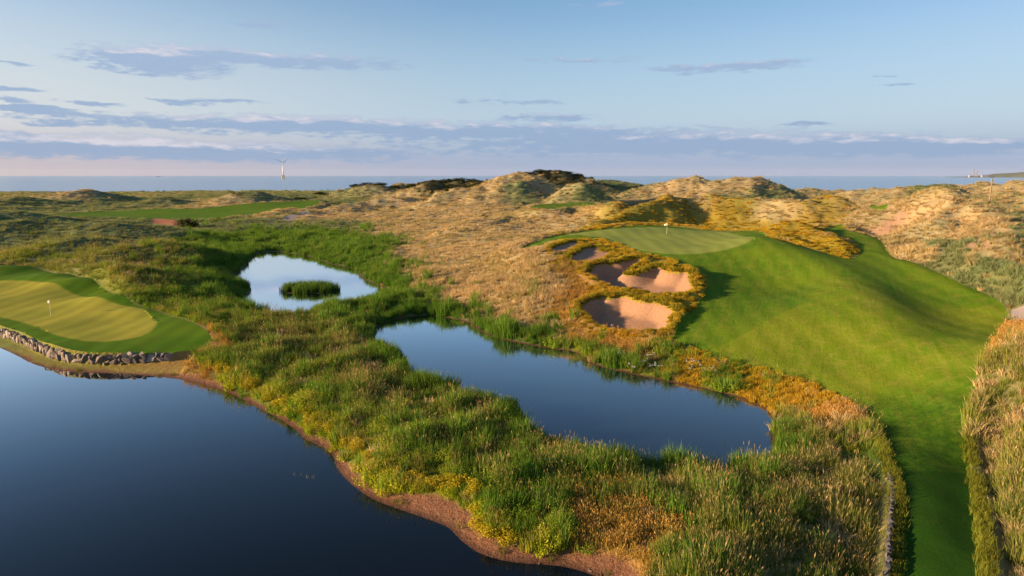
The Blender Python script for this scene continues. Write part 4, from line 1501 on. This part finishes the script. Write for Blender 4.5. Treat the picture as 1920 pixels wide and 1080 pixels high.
wl = grow_poly(LG_ALL, .30)
sl = sdf(LAKE, wl[:, 0], wl[:, 1], 20.0)
keep = (sl < 5.2) & (np.degrees(np.arctan2(wl[:, 0], wl[:, 1])) < -24.2)
ang = np.degrees(np.arctan2(wl[keep][:, 0], wl[keep][:, 1]))
wl = wl[keep][np.argsort(ang)]
wl = wl[ang[np.argsort(ang)] > -43]
r_ = random.Random(3)
wall = empty('stone_wall', (wl[len(wl) // 2][0], wl[len(wl) // 2][1], .3))
tag(wall, 'curved wall of rough pale boulders holding up the green above the lake', 'stone wall')


def stone(parent, me, x, y, z, sx, sy, sz, rz, tilt=.15):
    o_ = bpy.data.objects.new('stone', me)
    COL.objects.link(o_)
    o_.parent = parent
    o_.location = (x - parent.location.x, y - parent.location.y, z - parent.location.z)
    o_.scale = (sx, sy, sz)
    o_.rotation_euler = (r_.gauss(0, tilt), r_.gauss(0, tilt), rz)
    return o_


pts = resample(wl, .1)
i = 0
while i < len(pts) - 12:
    wd = r_.choice((.55, .7, .8, .95, 1.1, 1.25))
    k = min(len(pts) - 1, i + int(wd * 10))
    m_ = (pts[i] + pts[k]) / 2
    d_ = pts[k] - pts[i]
    a_ = math.atan2(d_[1], d_[0])
    g_ = ground(m_[0] - .0, m_[1])
    zb = .08 + .09 * 2.6
    two = wd < .85 or r_.random() < .35
    h1 = r_.uniform(.62, .8) if two else r_.uniform(.98, 1.2)
    stone(wall, r_.choice(ROCKS), m_[0], m_[1], zb + h1 * .45, wd * 1.12, .85, h1 * 1.12, a_)
    if two:
        nn = 1 if wd < .75 else 2
        for q in range(nn):
            c_ = pts[i] + d_ * ((q + .5) / nn)
            h2 = r_.uniform(.42, .62)
            stone(wall, r_.choice(ROCKS), c_[0] + r_.gauss(0, .05), c_[1] + .10, zb + h1 * .92 + h2 * .4, wd / nn * 1.2, .75, h2 * 1.2, a_ + r_.gauss(0, .2))
    if r_.random() < .4:
        stone(wall, r_.choice(ROCKS), pts[k][0], pts[k][1] - .25, zb + .12, .4, .4, .34, r_.uniform(0, 3))
    i = k
be = at_z(366, 694, .4)
bo = add('boulder', r_.choice(ROCKS), None, (be[0], be[1], .55))
bo.scale = (1.25, 1.0, 1.05)
tag(bo, 'single pale boulder lying past the end of the curved stone wall', 'boulder')

# low wall on the near side of the walkway
fl_ = FAIR[(FAIR[:, 1] > 22) & (FAIR[:, 1] < 42.6) & (FAIR[:, 0] > 8)]
side = fl_[np.abs(sdf(FAIR, fl_[:, 0] + .5, fl_[:, 1], 5.0) + .5) < .3]      # the western edge: mown just to its east
side = side[np.argsort(side[:, 1])]
lw = side + np.array([-.62, 0])
lw = resample(lw, .08)
w2 = empty('stone_wall', (lw[len(lw) // 2][0], lw[len(lw) // 2][1], 1.2))
tag(w2, 'low dry stone wall running beside the dark green walkway strip', 'stone wall')
for row in range(3):
    i = 0
    while i < len(lw) - 5:
        wd = r_.uniform(.28, .5)
        k = min(len(lw) - 1, i + int(wd / .08))
        m_ = (lw[i] + lw[k]) / 2
        d_ = lw[k] - lw[i]
        zt = 1.06 + row * .28
        stone(w2, r_.choice(ROCKS2), m_[0] + r_.gauss(0, .04) + .04 * row, m_[1], zt + .12, wd * 1.15, r_.uniform(.22, .32), r_.uniform(.26, .36), math.atan2(d_[1], d_[0]), .2)
        i = k

# ------------------------------------------------------------------ bushes and single plants
def bush_mat(name, c0, c1, trans=.25):
    m = bpy.data.materials.new(name)
    m.use_nodes = True
    n = NT(m.node_tree)
    n.n.clear()
    o = n.new('ShaderNodeOutputMaterial')
    v = n.sep(attr(n, 'vc').outputs['Vector'])
    c = n.mix(v[1], c0, c1)
    c = n.mix(v[0], c, tuple(min(1, x * 1.5) for x in c1))
    c = n.mix(v[2], c, (.72, .72, .66))
    d = n.new('ShaderNodeBsdfDiffuse')
    t = n.new('ShaderNodeBsdfTranslucent')
    n.l.new(c, d.inputs[0])
    n.l.new(c, t.inputs[0])
    x = n.new('ShaderNodeMixShader')
    x.inputs[0].default_value = trans
    n.l.new(d.outputs[0], x.inputs[1])
    n.l.new(t.outputs[0], x.inputs[2])
    n.l.new(x.outputs[0], o.inputs[0])
    return m


M_gorse = bush_mat('gorse_leaf', (.012, .018, .006), (.050, .055, .016), .15)
M_bush = bush_mat('bush_leaf', (.018, .050, .008), (.060, .105, .018), .3)
M_shore = bush_mat('shrub_leaf', (.26, .25, .014), (.54, .42, .03), .4)  # golden glow of the low sun is put into this leaf colour
M_reedo = bush_mat('reed_leaf', (.060, .140, .016), (.120, .20, .028), .4)
M_flower = bush_mat('flower_leaf', (.05, .10, .02), (.12, .17, .04), .3)
M_weedo = bush_mat('water_weed_leaf', (.10, .13, .04), (.25, .25, .12), .3)


def bush_mesh(seed, n_leaf, lumps, leaf, mat, name='foliage'):
    """crown of small leaves spread over several uneven lumps; about 1 x 1 x 1, standing on z = 0"""
    t = Tuft(seed); r = t.r
    L = []
    for k in range(lumps):
        a = r.uniform(0, 6.283); q = .34 * math.sqrt(r.random())
        rr = r.uniform(.16, .27)
        L.append((q * math.cos(a), q * math.sin(a), r.uniform(.10, .70) * (1 - .9 * q), rr))
    for k in range(n_leaf):
        lx, ly, lz, rr = r.choice(L)
        v = Vector((r.gauss(0, 1), r.gauss(0, 1), r.gauss(0, 1))).normalized()
        q = rr * r.uniform(.55, 1.08)
        z = lz + v.z * q
        if z < .0:
            z = abs(z) * .5
        nv = v + Vector((r.gauss(0, .6), r.gauss(0, .6), r.gauss(0, .6)))
        t.leaf(lx + v.x * q, ly + v.y * q, z, nv.x, nv.y, nv.z, leaf * r.uniform(.6, 1.3), r.random() * .4 * (q > rr * .9))
    for k in range(9):
        a = r.uniform(0, 6.283)
        t.blade(.05 * math.cos(a), .05 * math.sin(a), r.uniform(.4, .7), a, r.uniform(.1, .3), .03, 0, 0, 1.1, 3)
    return t.mesh(name, mat)


def place_bush(name, me, px, py, w_m, h_m, label, cat, group=None, rz=None, d=None):
    if d is None:
        x, y = hit(px, py)
    else:
        v = ray(px, py)
        t_ = d / math.hypot(v[0], v[1])
        x, y = v[0] * t_, v[1] * t_
    o_ = add(name, me, None, (x, y, ground(x, y) - .06 * h_m))
    o_.scale = (w_m, w_m * .85, h_m)
    o_.rotation_euler = (0, 0, r_.uniform(0, 6.283) if rz is None else rz)
    return tag(o_, label, cat, group)


GORSE = [bush_mesh(k + 5, 1500, 16, .075, M_gorse) for k in range(4)]
place_bush('gorse_bush', GORSE[0], 352, 424, 10.5, 5.2, 'large round dark gorse bush in front of the distant fairway', 'bush')
place_bush('gorse_bush', GORSE[1], 62, 473, 6.5, 1.9, 'low dark gorse bush in the rough grass behind the lakeside green', 'bush')
BUSH = bush_mesh(21, 1800, 14, .085, M_bush)
place_bush('bush', BUSH, 962, 798, 2.5, 2.1, 'dark leafy bush overhanging the near edge of the long pond', 'bush')
place_bush('bush', bush_mesh(22, 1200, 10, .085, M_bush), 634, 676, 1.7, 1.2, 'small dark bush among pale seeding grass between lake and pond', 'bush')
for px, d, w_m, h_m in [(990, 362, 8, 2.6), (1012, 366, 9, 3.0), (1030, 370, 10, 3.2), (1048, 373, 10, 3.0), (1064, 376, 9, 2.8), (1082, 378, 8, 2.2)]:
    place_bush('gorse_bush', r_.choice(GORSE), px, 330, w_m, h_m, 'dark gorse bush on the crest of the highest dune', 'bush', 'gorse on the highest dune', None, d)
for px, d, w_m, h_m in [(775, 452, 12, 3), (796, 455, 13, 3.4), (818, 456, 13, 3.6), (840, 458, 12, 3.5), (862, 456, 12, 3.2), (884, 450, 10, 2.6)]:
    place_bush('gorse_bush', r_.choice(GORSE), px, 335, w_m, h_m, 'dark gorse bush on the ridge where the sea meets the dunes', 'bush', 'gorse on the sea ridge', None, d)
for px, py, d, w_m, h_m in [(668, 350, 460, 12, 3), (690, 348, 458, 12, 3.2), (715, 348, 455, 12, 3), (742, 346, 452, 10, 2.6)]:
    place_bush('gorse_bush', r_.choice(GORSE), px, py, w_m, h_m, 'dark gorse bush on the falling ridge left of the sea ridge', 'bush', 'gorse on the falling ridge', None, d)
for px, py, d, w_m, h_m in [(545, 368, 452, 11, 3), (562, 366, 456, 12, 3.2), (600, 362, 470, 10, 2.6)]:
    place_bush('gorse_bush', r_.choice(GORSE), px, py, w_m, h_m, 'dark gorse bush beyond the distant fairway below the wind turbine', 'bush', 'gorse beyond the far fairway', None, d)

# sunlit shrubs in a row along the lake shore
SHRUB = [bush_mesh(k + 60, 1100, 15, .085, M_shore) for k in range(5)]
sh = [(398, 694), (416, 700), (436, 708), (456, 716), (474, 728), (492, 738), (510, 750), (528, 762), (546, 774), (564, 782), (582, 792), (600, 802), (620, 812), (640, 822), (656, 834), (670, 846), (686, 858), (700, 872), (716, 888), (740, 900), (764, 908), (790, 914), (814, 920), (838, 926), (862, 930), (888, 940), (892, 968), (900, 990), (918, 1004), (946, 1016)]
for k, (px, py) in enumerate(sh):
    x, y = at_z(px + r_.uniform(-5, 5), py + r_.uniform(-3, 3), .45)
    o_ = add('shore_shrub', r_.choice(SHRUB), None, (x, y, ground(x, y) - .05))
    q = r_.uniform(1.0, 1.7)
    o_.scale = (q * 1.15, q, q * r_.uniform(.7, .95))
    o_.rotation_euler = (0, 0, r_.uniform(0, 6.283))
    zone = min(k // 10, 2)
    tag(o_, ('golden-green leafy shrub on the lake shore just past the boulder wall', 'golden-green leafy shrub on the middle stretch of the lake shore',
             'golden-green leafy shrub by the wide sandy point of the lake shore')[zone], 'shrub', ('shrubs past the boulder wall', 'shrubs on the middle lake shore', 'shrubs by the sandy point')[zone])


def merge_tufts(make, places, mat, name, extra=None):
    T = Tuft(1)
    for k, (x, y, z, s, rz) in enumerate(places):
        t = make(k % 8 * 7 + 3)
        i0 = len(T.v)
        c_, s_2 = math.cos(rz), math.sin(rz)
        T.v += [(x + s * (vx_ * c_ - vy_ * s_2), y + s * (vx_ * s_2 + vy_ * c_), z + s * vz_) for vx_, vy_, vz_ in t.v]
        T.f += [tuple(q + i0 for q in f) for f in t.f]
        T.c += t.c
    return T.mesh(name, mat)


# reed island
ix, iy = at_z(581, 545, 0)
isl = empty('reed_island', (ix, iy, 0))
tag(isl, 'oval island of green reeds standing in the pale pond', 'reed island')
bm = bmesh.new()
bmesh.ops.create_icosphere(bm, subdivisions=3, radius=1.0)
for v in bm.verts:
    q = 1 + .12 * math.sin(5 * math.atan2(v.co.y, v.co.x)) + .06 * math.sin(11 * math.atan2(v.co.y, v.co.x))
    v.co = Vector((v.co.x * 5.3 * q, v.co.y * 3.6 * q, v.co.z * .35 - .08))
me = bpy.data.meshes.new('mud_bank')
bm.to_mesh(me)
bm.free()
me.materials.append(plain('bank_mud', (.07, .055, .03), .95))
add('mud_bank', me, isl)
pl = []
for k in range(130):
    a = r_.uniform(0, 6.283); q = math.sqrt(r_.random())
    pl.append((q * 5.4 * math.cos(a), q * 3.7 * math.sin(a), .22 * (1 - q * q) - .03, r_.uniform(1.25, 1.7) * (1.1 - .3 * q), r_.uniform(0, 6.283)))
add('reeds', merge_tufts(t_reed, pl, M_reedo, 'reeds'), isl)

# white flowered plants on the pond bank
def flower_mesh(seed):
    t = Tuft(seed); r = t.r
    for k in range(40):
        a = r.uniform(0, 6.283); q = .3 * math.sqrt(r.random())
        t.leaf(q * math.cos(a), q * math.sin(a), r.uniform(.1, .55), r.gauss(0, .5), r.gauss(0, .5), 1, r.uniform(.12, .2), .3)
    for k in range(7):
        a = r.uniform(0, 6.283); ln = r.uniform(.1, .4)
        x, y, z = t.blade(.05 * math.cos(a), .05 * math.sin(a), r.uniform(.7, 1.1), a, ln, .03, 0, 0, 1.3, 3)
        i0 = len(t.v)
        for q in range(9):
            b2 = r.uniform(0, 6.283); w3 = r.uniform(0, .11)
            t.leaf(x + math.cos(b2) * w3, y + math.sin(b2) * w3, z + r.uniform(-.01, .02), math.cos(b2) * .3, math.sin(b2) * .3, 1, .09, 0, .9)
        for q in range(i0, len(t.v)):
            t.c[q] = (0, t.c[q][1], 1.0)
    return t.mesh('flowering_plant', M_flower)


FLW = [flower_mesh(k) for k in range(3)]
for px, py in [(1166, 668), (1172, 676), (1186, 690), (1206, 684), (1218, 676), (1222, 690), (1232, 694), (1290, 688), (1302, 690), (1314, 692), (1322, 700), (1334, 702), (1298, 698)]:
    x, y = hit(px, py)
    o_ = add('flowering_plant', r_.choice(FLW), None, (x, y, ground(x, y) + .35))
    q = r_.uniform(.8, 1.3)
    o_.location.z = ground(x, y) - .02
    o_.scale = (q, q, q)
    o_.rotation_euler = (0, 0, r_.uniform(0, 6.283))
    tag(o_, 'white umbel-flowered plant on the pond bank below the bunkers', 'flower', 'white flowers on the pond bank')

# stems standing in the lake
for px, py, n_, lab in [(550, 892, 2, 'pair of thin weed stems standing in the lake, farthest from the sandy point'), (562, 893, 2, 'two short weed stems in the lake beside the outermost pair'),
                        (575, 896, 4, 'taller tuft of weed stems in the dark lake off the sandy point'), (586, 897, 4, 'tuft of weed stems in the lake, nearest to the sandy point')]:
    x, y = at_z(px, py, .02)
    we = empty('water_weed', (x, y, .02))
    tag(we, lab, 'water weed', 'weed stems in the lake')
    for k in range(n_):
        t = Tuft(px + k)
        t.blade(t.r.uniform(-.12, .12), t.r.uniform(-.12, .12), t.r.uniform(.15, .42), t.r.uniform(0, 6.28), t.r.uniform(.02, .12), .03, .2, .8, 1.4, 3, -.05)
        add('stem', t.mesh('stem', M_weedo), we)

# ------------------------------------------------------------------ built things
def lathe(profile, seg=12):
    """(radius, z) rings to a closed bmesh"""
    bm = bmesh.new()
    rings = [[bm.verts.new((r * math.cos(6.28319 * k / seg), r * math.sin(6.28319 * k / seg), z)) for k in range(seg)] for r, z in profile]
    for a, b in zip(rings, rings[1:]):
        for k in range(seg):
            bm.faces.new((a[k], a[(k + 1) % seg], b[(k + 1) % seg], b[k]))
    bm.faces.new(rings[0][::-1])
    bm.faces.new(rings[-1])
    return bm


def bm_obj(name, bm, mat, parent=None, loc=None, smooth=False):
    me = bpy.data.meshes.new(name)
    bmesh.ops.recalc_face_normals(bm, faces=bm.faces[:])
    bm.to_mesh(me)
    bm.free()
    if smooth:
        me.polygons.foreach_set('use_smooth', np.full(len(me.polygons), True))
    me.materials.append(mat)
    return add(name, me, parent, loc)


def box(bm, x0, x1, y0, y1, z0, z1):
    r = bmesh.ops.create_cube(bm, size=1.0)
    for v in r['verts']:
        v.co = Vector(((x0 + x1) / 2 + v.co.x * (x1 - x0), (y0 + y1) / 2 + v.co.y * (y1 - y0), (z0 + z1) / 2 + v.co.z * (z1 - z0)))
    return r['verts']


def beam(bm, a, b, w):
    a, b = Vector(a), Vector(b)
    d = b - a
    m = Matrix.Translation((a + b) / 2) @ d.to_track_quat('Z', 'Y').to_matrix().to_4x4()
    r = bmesh.ops.create_cube(bm, size=1.0)
    for v in r['verts']:
        v.co = m @ Vector((v.co.x * w, v.co.y * w, v.co.z * d.length))


M_white = plain('white_paint', (.80, .80, .78), .45, .04, 3, 0)
M_pole = plain('pole_paint', (.72, .70, .56), .4, .04, 3, 0)
M_blue = plain('blue_print', (.10, .14, .32), .6, .05, 3, 0)
M_hole = plain('cup_dark', (.02, .02, .02), .9, .1, 3, 0)
M_yellow = plain('yellow_paint', (.62, .42, .06), .6, .08, .2, 0)
M_wood = plain('post_wood', (.24, .18, .12), .85, .25, 9, .4, .01)
M_steel = plain('grey_steel', (.20, .21, .23), .6, .1, .1, 0)
M_shed = plain('shed_white', (.26, .28, .32), .6, .05, .05, 0)
M_hull = plain('ship_hull', (.10, .11, .14), .6, .1, .1, 0)
M_head = plain('headland_grass', (.10, .12, .09), .95, .3, .01, 0)


def flagstick(px, py, label, ang, sag):
    x, y = hit(px, py) if px > 900 else at_z(px, py, 1.75)
    z = ground(x, y)
    e_ = empty('flagstick', (x, y, z))
    tag(e_, label, 'flagstick')
    bm_obj('pole', lathe([(.024, -.1), (.024, 1.4), (.018, 1.41), (.018, 2.22), (.026, 2.23), (.02, 2.27)], 8), M_pole, e_)
    bm_obj('cup', lathe([(.054, .0), (.054, .008)], 14), M_hole, e_)
    bm = bmesh.new()
    nx, nz = 9, 5
    g = []
    for side_ in (1, -1):
        rows_ = []
        for a in range(nx):
            t = a / (nx - 1)
            rows_.append([bm.verts.new((.018 + .52 * t * math.cos(ang), .52 * t * math.sin(ang) + .05 * math.sin(t * 7) + side_ * .003, 2.2 - .36 * (c_ / (nz - 1)) - sag * t * t)) for c_ in range(nz)])
        for a in range(nx - 1):
            for c_ in range(nz - 1):
                q = (rows_[a][c_], rows_[a + 1][c_], rows_[a + 1][c_ + 1], rows_[a][c_ + 1])
                bm.faces.new(q if side_ > 0 else q[::-1])
    f_ = bm_obj('flag', bm, M_white, e_)
    return e_, f_


fa, ff_ = flagstick(95, 588, 'white flagstick standing on the lakeside putting green', 2.6, .12)
fb, _ = flagstick(1250, 441, 'white flagstick standing on the raised green behind the bunkers', 2.9, .16)

# wind turbine out at sea
v = ray(531, 331)
TD = 5300.0
t_ = TD / math.hypot(v[0], v[1])
wt = empty('wind_turbine', (v[0] * t_, v[1] * t_, SEA_Z))
tag(wt, 'white offshore wind turbine on a yellow base in the sea', 'wind turbine')
bm = bmesh.new()
for sx in (-1, 1):
    for sy_ in (-1, 1):
        beam(bm, (sx * 11, sy_ * 11, -8), (sx * 6, sy_ * 6, 22), 3.0)
    beam(bm, (sx * 10, -10, 2), (sx * 6.5, 6.5, 20), 1.4)
    beam(bm, (-10, sx * 10, 2), (6.5, sx * 6.5, 20), 1.4)
box(bm, -9, 9, -9, 9, 22, 25)
bm_obj('jacket_base', bm, M_yellow, wt)
bm_obj('tower', lathe([(4.3, 25.1), (3.6, 60), (2.9, 112)], 14), M_white, wt, smooth=True)
bm = bmesh.new()
box(bm, -3.2, 3.2, -6, 9, 112.1, 118.5)
nac = bm_obj('nacelle', bm, M_white, wt)
hb = bm_obj('hub', lathe([(2.6, 0), (2.4, 2.5), (1.2, 4.2)], 12), M_white, wt)
hb.rotation_euler = (R(90), 0, 0)
hb.location = (0, -6.1, 115.3)
for k, an in enumerate((58, -62, 178)):
    bm = bmesh.new()
    rows_ = []
    for q in range(9):
        t = q / 8
        ch = (3.0 if q == 0 else 5.2 - 4.4 * t) * .5
        th = 1.1 * (1 - t) + .12
        rows_.append([bm.verts.new(c_) for c_ in ((-ch * .6, -th, 2 + 60 * t), (ch * 1.4, -th * .3, 2 + 60 * t), (ch * 1.4, th * .3, 2 + 60 * t), (-ch * .6, th, 2 + 60 * t))])
    for a, b in zip(rows_, rows_[1:]):
        for c_ in range(4):
            bm.faces.new((a[c_], a[(c_ + 1) % 4], b[(c_ + 1) % 4], b[c_]))
    bm.faces.new(rows_[0]); bm.faces.new(rows_[-1][::-1])
    bl = bm_obj('blade', bm, M_white, wt)
    bl.location = (0, -8.2, 115.3)
    bl.rotation_euler = (0, R(an), 0)
wt.rotation_euler = (0, 0, R(12))

# headland with its harbour, far to the right
def far_at(px, D):
    v = ray(px, 330)
    t_ = D / math.hypot(v[0], v[1])
    return v[0] * t_, v[1] * t_


HDD = 9500.0
prof = [(1772, 1), (1790, 5), (1808, 7), (1822, 16), (1838, 20), (1850, 26), (1862, 40), (1880, 46), (1900, 52), (1920, 62), (1960, 72), (2050, 80), (2200, 70)]
bm = bmesh.new()
rows_ = []
for px, hgt in prof:
    x, y = far_at(px, HDD)
    x2, y2 = far_at(px, HDD + 1500)
    xm, ym = far_at(px, HDD + 500)
    rows_.append([bm.verts.new((x, y, SEA_Z - 3)), bm.verts.new((x * 1.008, y * 1.008, SEA_Z + hgt * .7)), bm.verts.new((xm, ym, SEA_Z + hgt)), bm.verts.new((x2, y2, SEA_Z - 3))])
for a, b in zip(rows_, rows_[1:]):
    for c_ in range(3):
        bm.faces.new((a[c_], a[c_ + 1], b[c_ + 1], b[c_]))
tag(bm_obj('headland', bm, M_head, smooth=True), 'low blue-grey headland across the bay on the horizon', 'headland', kind='structure')


def lattice(px, hgt, wid, label):
    x, y = far_at(px, HDD - 40)
    e_ = empty('lattice_tower', (x, y, SEA_Z + 4))
    tag(e_, label, 'tower')
    bm = bmesh.new()
    for sx in (-1, 1):
        for sy_ in (-1, 1):
            beam(bm, (sx * wid, sy_ * wid, 0), (sx * wid * .6, sy_ * wid * .6, hgt), 2.6)
    bm_obj('mast_legs', bm, M_steel, e_)
    bm = bmesh.new()
    for q in range(5):
        z0, z1 = hgt * q / 5, hgt * (q + 1) / 5
        w0, w1 = wid * (1 - .4 * q / 5), wid * (1 - .4 * (q + 1) / 5)
        beam(bm, (-w0, -w0, z0), (w1, -w1, z1), 1.6)
        beam(bm, (w0, -w0, z0), (-w1, -w1, z1), 1.6)
    bm_obj('bracing', bm, M_steel, e_)


lattice(1825, 88, 8, 'taller dark lattice tower on the far harbour spit')
lattice(1831, 80, 4, 'thinner pale lattice tower beside the taller one on the far spit')
x, y = far_at(1818, HDD - 60)
tag(bm_obj('storage_tank', lathe([(16, -4), (16, 12), (14, 18), (8, 22), (1, 23.5)], 16), M_shed, None, (x, y, SEA_Z + 4), True), 'tiny white domed tank on the far harbour spit', 'tank')
x, y = far_at(1846, HDD - 60)
sd = empty('warehouse', (x, y, SEA_Z + 4))
tag(sd, 'tiny white warehouse on the far harbour shore', 'warehouse')
bm = bmesh.new(); box(bm, -34, 34, -14, 14, -2, 18)
bm_obj('wall', bm, M_shed, sd)
bm = bmesh.new()
vv = [bm.verts.new(c_) for c_ in ((-35, -15, 18.1), (35, -15, 18.1), (35, 15, 18.1), (-35, 15, 18.1), (-35, 0, 25), (35, 0, 25))]
for f in ((0, 1, 5, 4), (2, 3, 4, 5), (0, 4, 3), (1, 2, 5), (0, 3, 2, 1)):
    bm.faces.new([vv[k] for k in f])
bm_obj('roof', bm, M_shed, sd)

# ship on the horizon
x, y = far_at(298, 11000)
shp = empty('ship', (x, y, SEA_Z))
shp.scale = (.6, .6, .6)
tag(shp, 'tiny dark ship on the horizon left of the wind turbine', 'ship')
bm = bmesh.new()
deck = [(-48, -8), (30, -8), (50, 0), (30, 8), (-48, 8)]
lo = [bm.verts.new((a * .94, b * .8, -3)) for a, b in deck]
hi = [bm.verts.new((a, b, 9 + (3 if a > 40 else 0))) for a, b in deck]
for k in range(5):
    bm.faces.new((lo[k], lo[(k + 1) % 5], hi[(k + 1) % 5], hi[k]))
bm.faces.new(lo[::-1]); bm.faces.new(hi)
bm_obj('hull', bm, M_hull, shp)
bm = bmesh.new(); box(bm, -44, -26, -7, 7, 9.1, 26); box(bm, -40, -34, -3, 3, 26.1, 34)
bm_obj('superstructure', bm, M_shed, shp)

# marker post among the right-hand dunes
v = ray(1857, 365)
t_ = 168.0 / math.hypot(v[0], v[1])
x, y = v[0] * t_, v[1] * t_
z = ground(x, y)
zt = CAM_Z + ray(1857, 334)[2] / math.hypot(*ray(1857, 334)[:2]) * 168.0
mp = bm_obj('marker_post', lathe([(.13, -.4), (.125, zt - z - .12), (.14, zt - z - .1), (.14, zt - z - .04), (.07, zt - z)], 10), M_wood, None, (x, y, z))
tag(mp, 'tall plain wooden marker post standing among the sunlit dunes', 'post')

# ------------------------------------------------------------------ loose things on the beach
c_ = bpy.data.collections.new('pebble_shapes')
M_peb = stone_mat('pebble_stone', (.14, .095, .07), (.27, .19, .14))
for k in range(NVAR):
    c_.objects.link(bpy.data.objects.new('pebble_shape_%d' % k, rock_mesh(k + 120, M_peb, 9)))
TUFTS['pebble'] = c_
cnt = 60000
gx_, gy_ = rng.uniform(-62, 16, cnt), rng.uniform(28, 88, cnt)
sl_ = grid_sample(S_lake, gx_, gy_)
mu_ = grid_sample(MUD, gx_, gy_)
s_ = np.nonzero((sl_ > .1) & (sl_ < 4) & (mu_ > .5) & (rng.random(cnt) < .30 + .5 * fbm(gx_, gy_, 3, 2)))[0]
ps = np.exp(rng.normal(math.log(.07), .45, s_.size)).clip(.03, .3)
scatter('beach_pebbles', 'pebble', gx_[s_], gy_[s_], ps, .7, np.ones((s_.size, 3)), np.ones((s_.size, 3)), 'small stones strewn over the red-brown lake beach', 'pebbles', .0)
s_ = np.nonzero((sl_ > .5) & (sl_ < 4) & (mu_ > .4) & (rng.random(cnt) < .05 + .22 * fbm(gx_ + 9, gy_, 2.5, 2)))[0]
fl = (1 + rng.normal(0, .2, s_.size))[:, None]
scatter('beach_grass', 'short', gx_[s_], gy_[s_], rng.uniform(.4, 1.2, s_.size), 1.0, np.array((.11, .15, .02)) * fl, np.array((.30, .25, .06)) * fl, 'sparse grass sprouting on the red-brown lake beach', 'grass')

# ------------------------------------------------------------------ the air over the sea
bm = bmesh.new()
box(bm, -45000, 45000, -3000, 25000, -14, 185)
mh = bpy.data.materials.new('haze_air')
mh.use_nodes = True
hn = NT(mh.node_tree)
hn.n.clear()
ho = hn.new('ShaderNodeOutputMaterial')
pv = hn.new('ShaderNodeVolumePrincipled')
pv.inputs['Color'].default_value = (.80, .88, 1.0, 1)
pv.inputs['Density'].default_value = 1.0e-5
hn.l.new(pv.outputs[0], ho.inputs['Volume'])
tag(bm_obj('haze', bm, mh), 'thin pale sea haze over the whole coast', 'haze', kind='stuff')
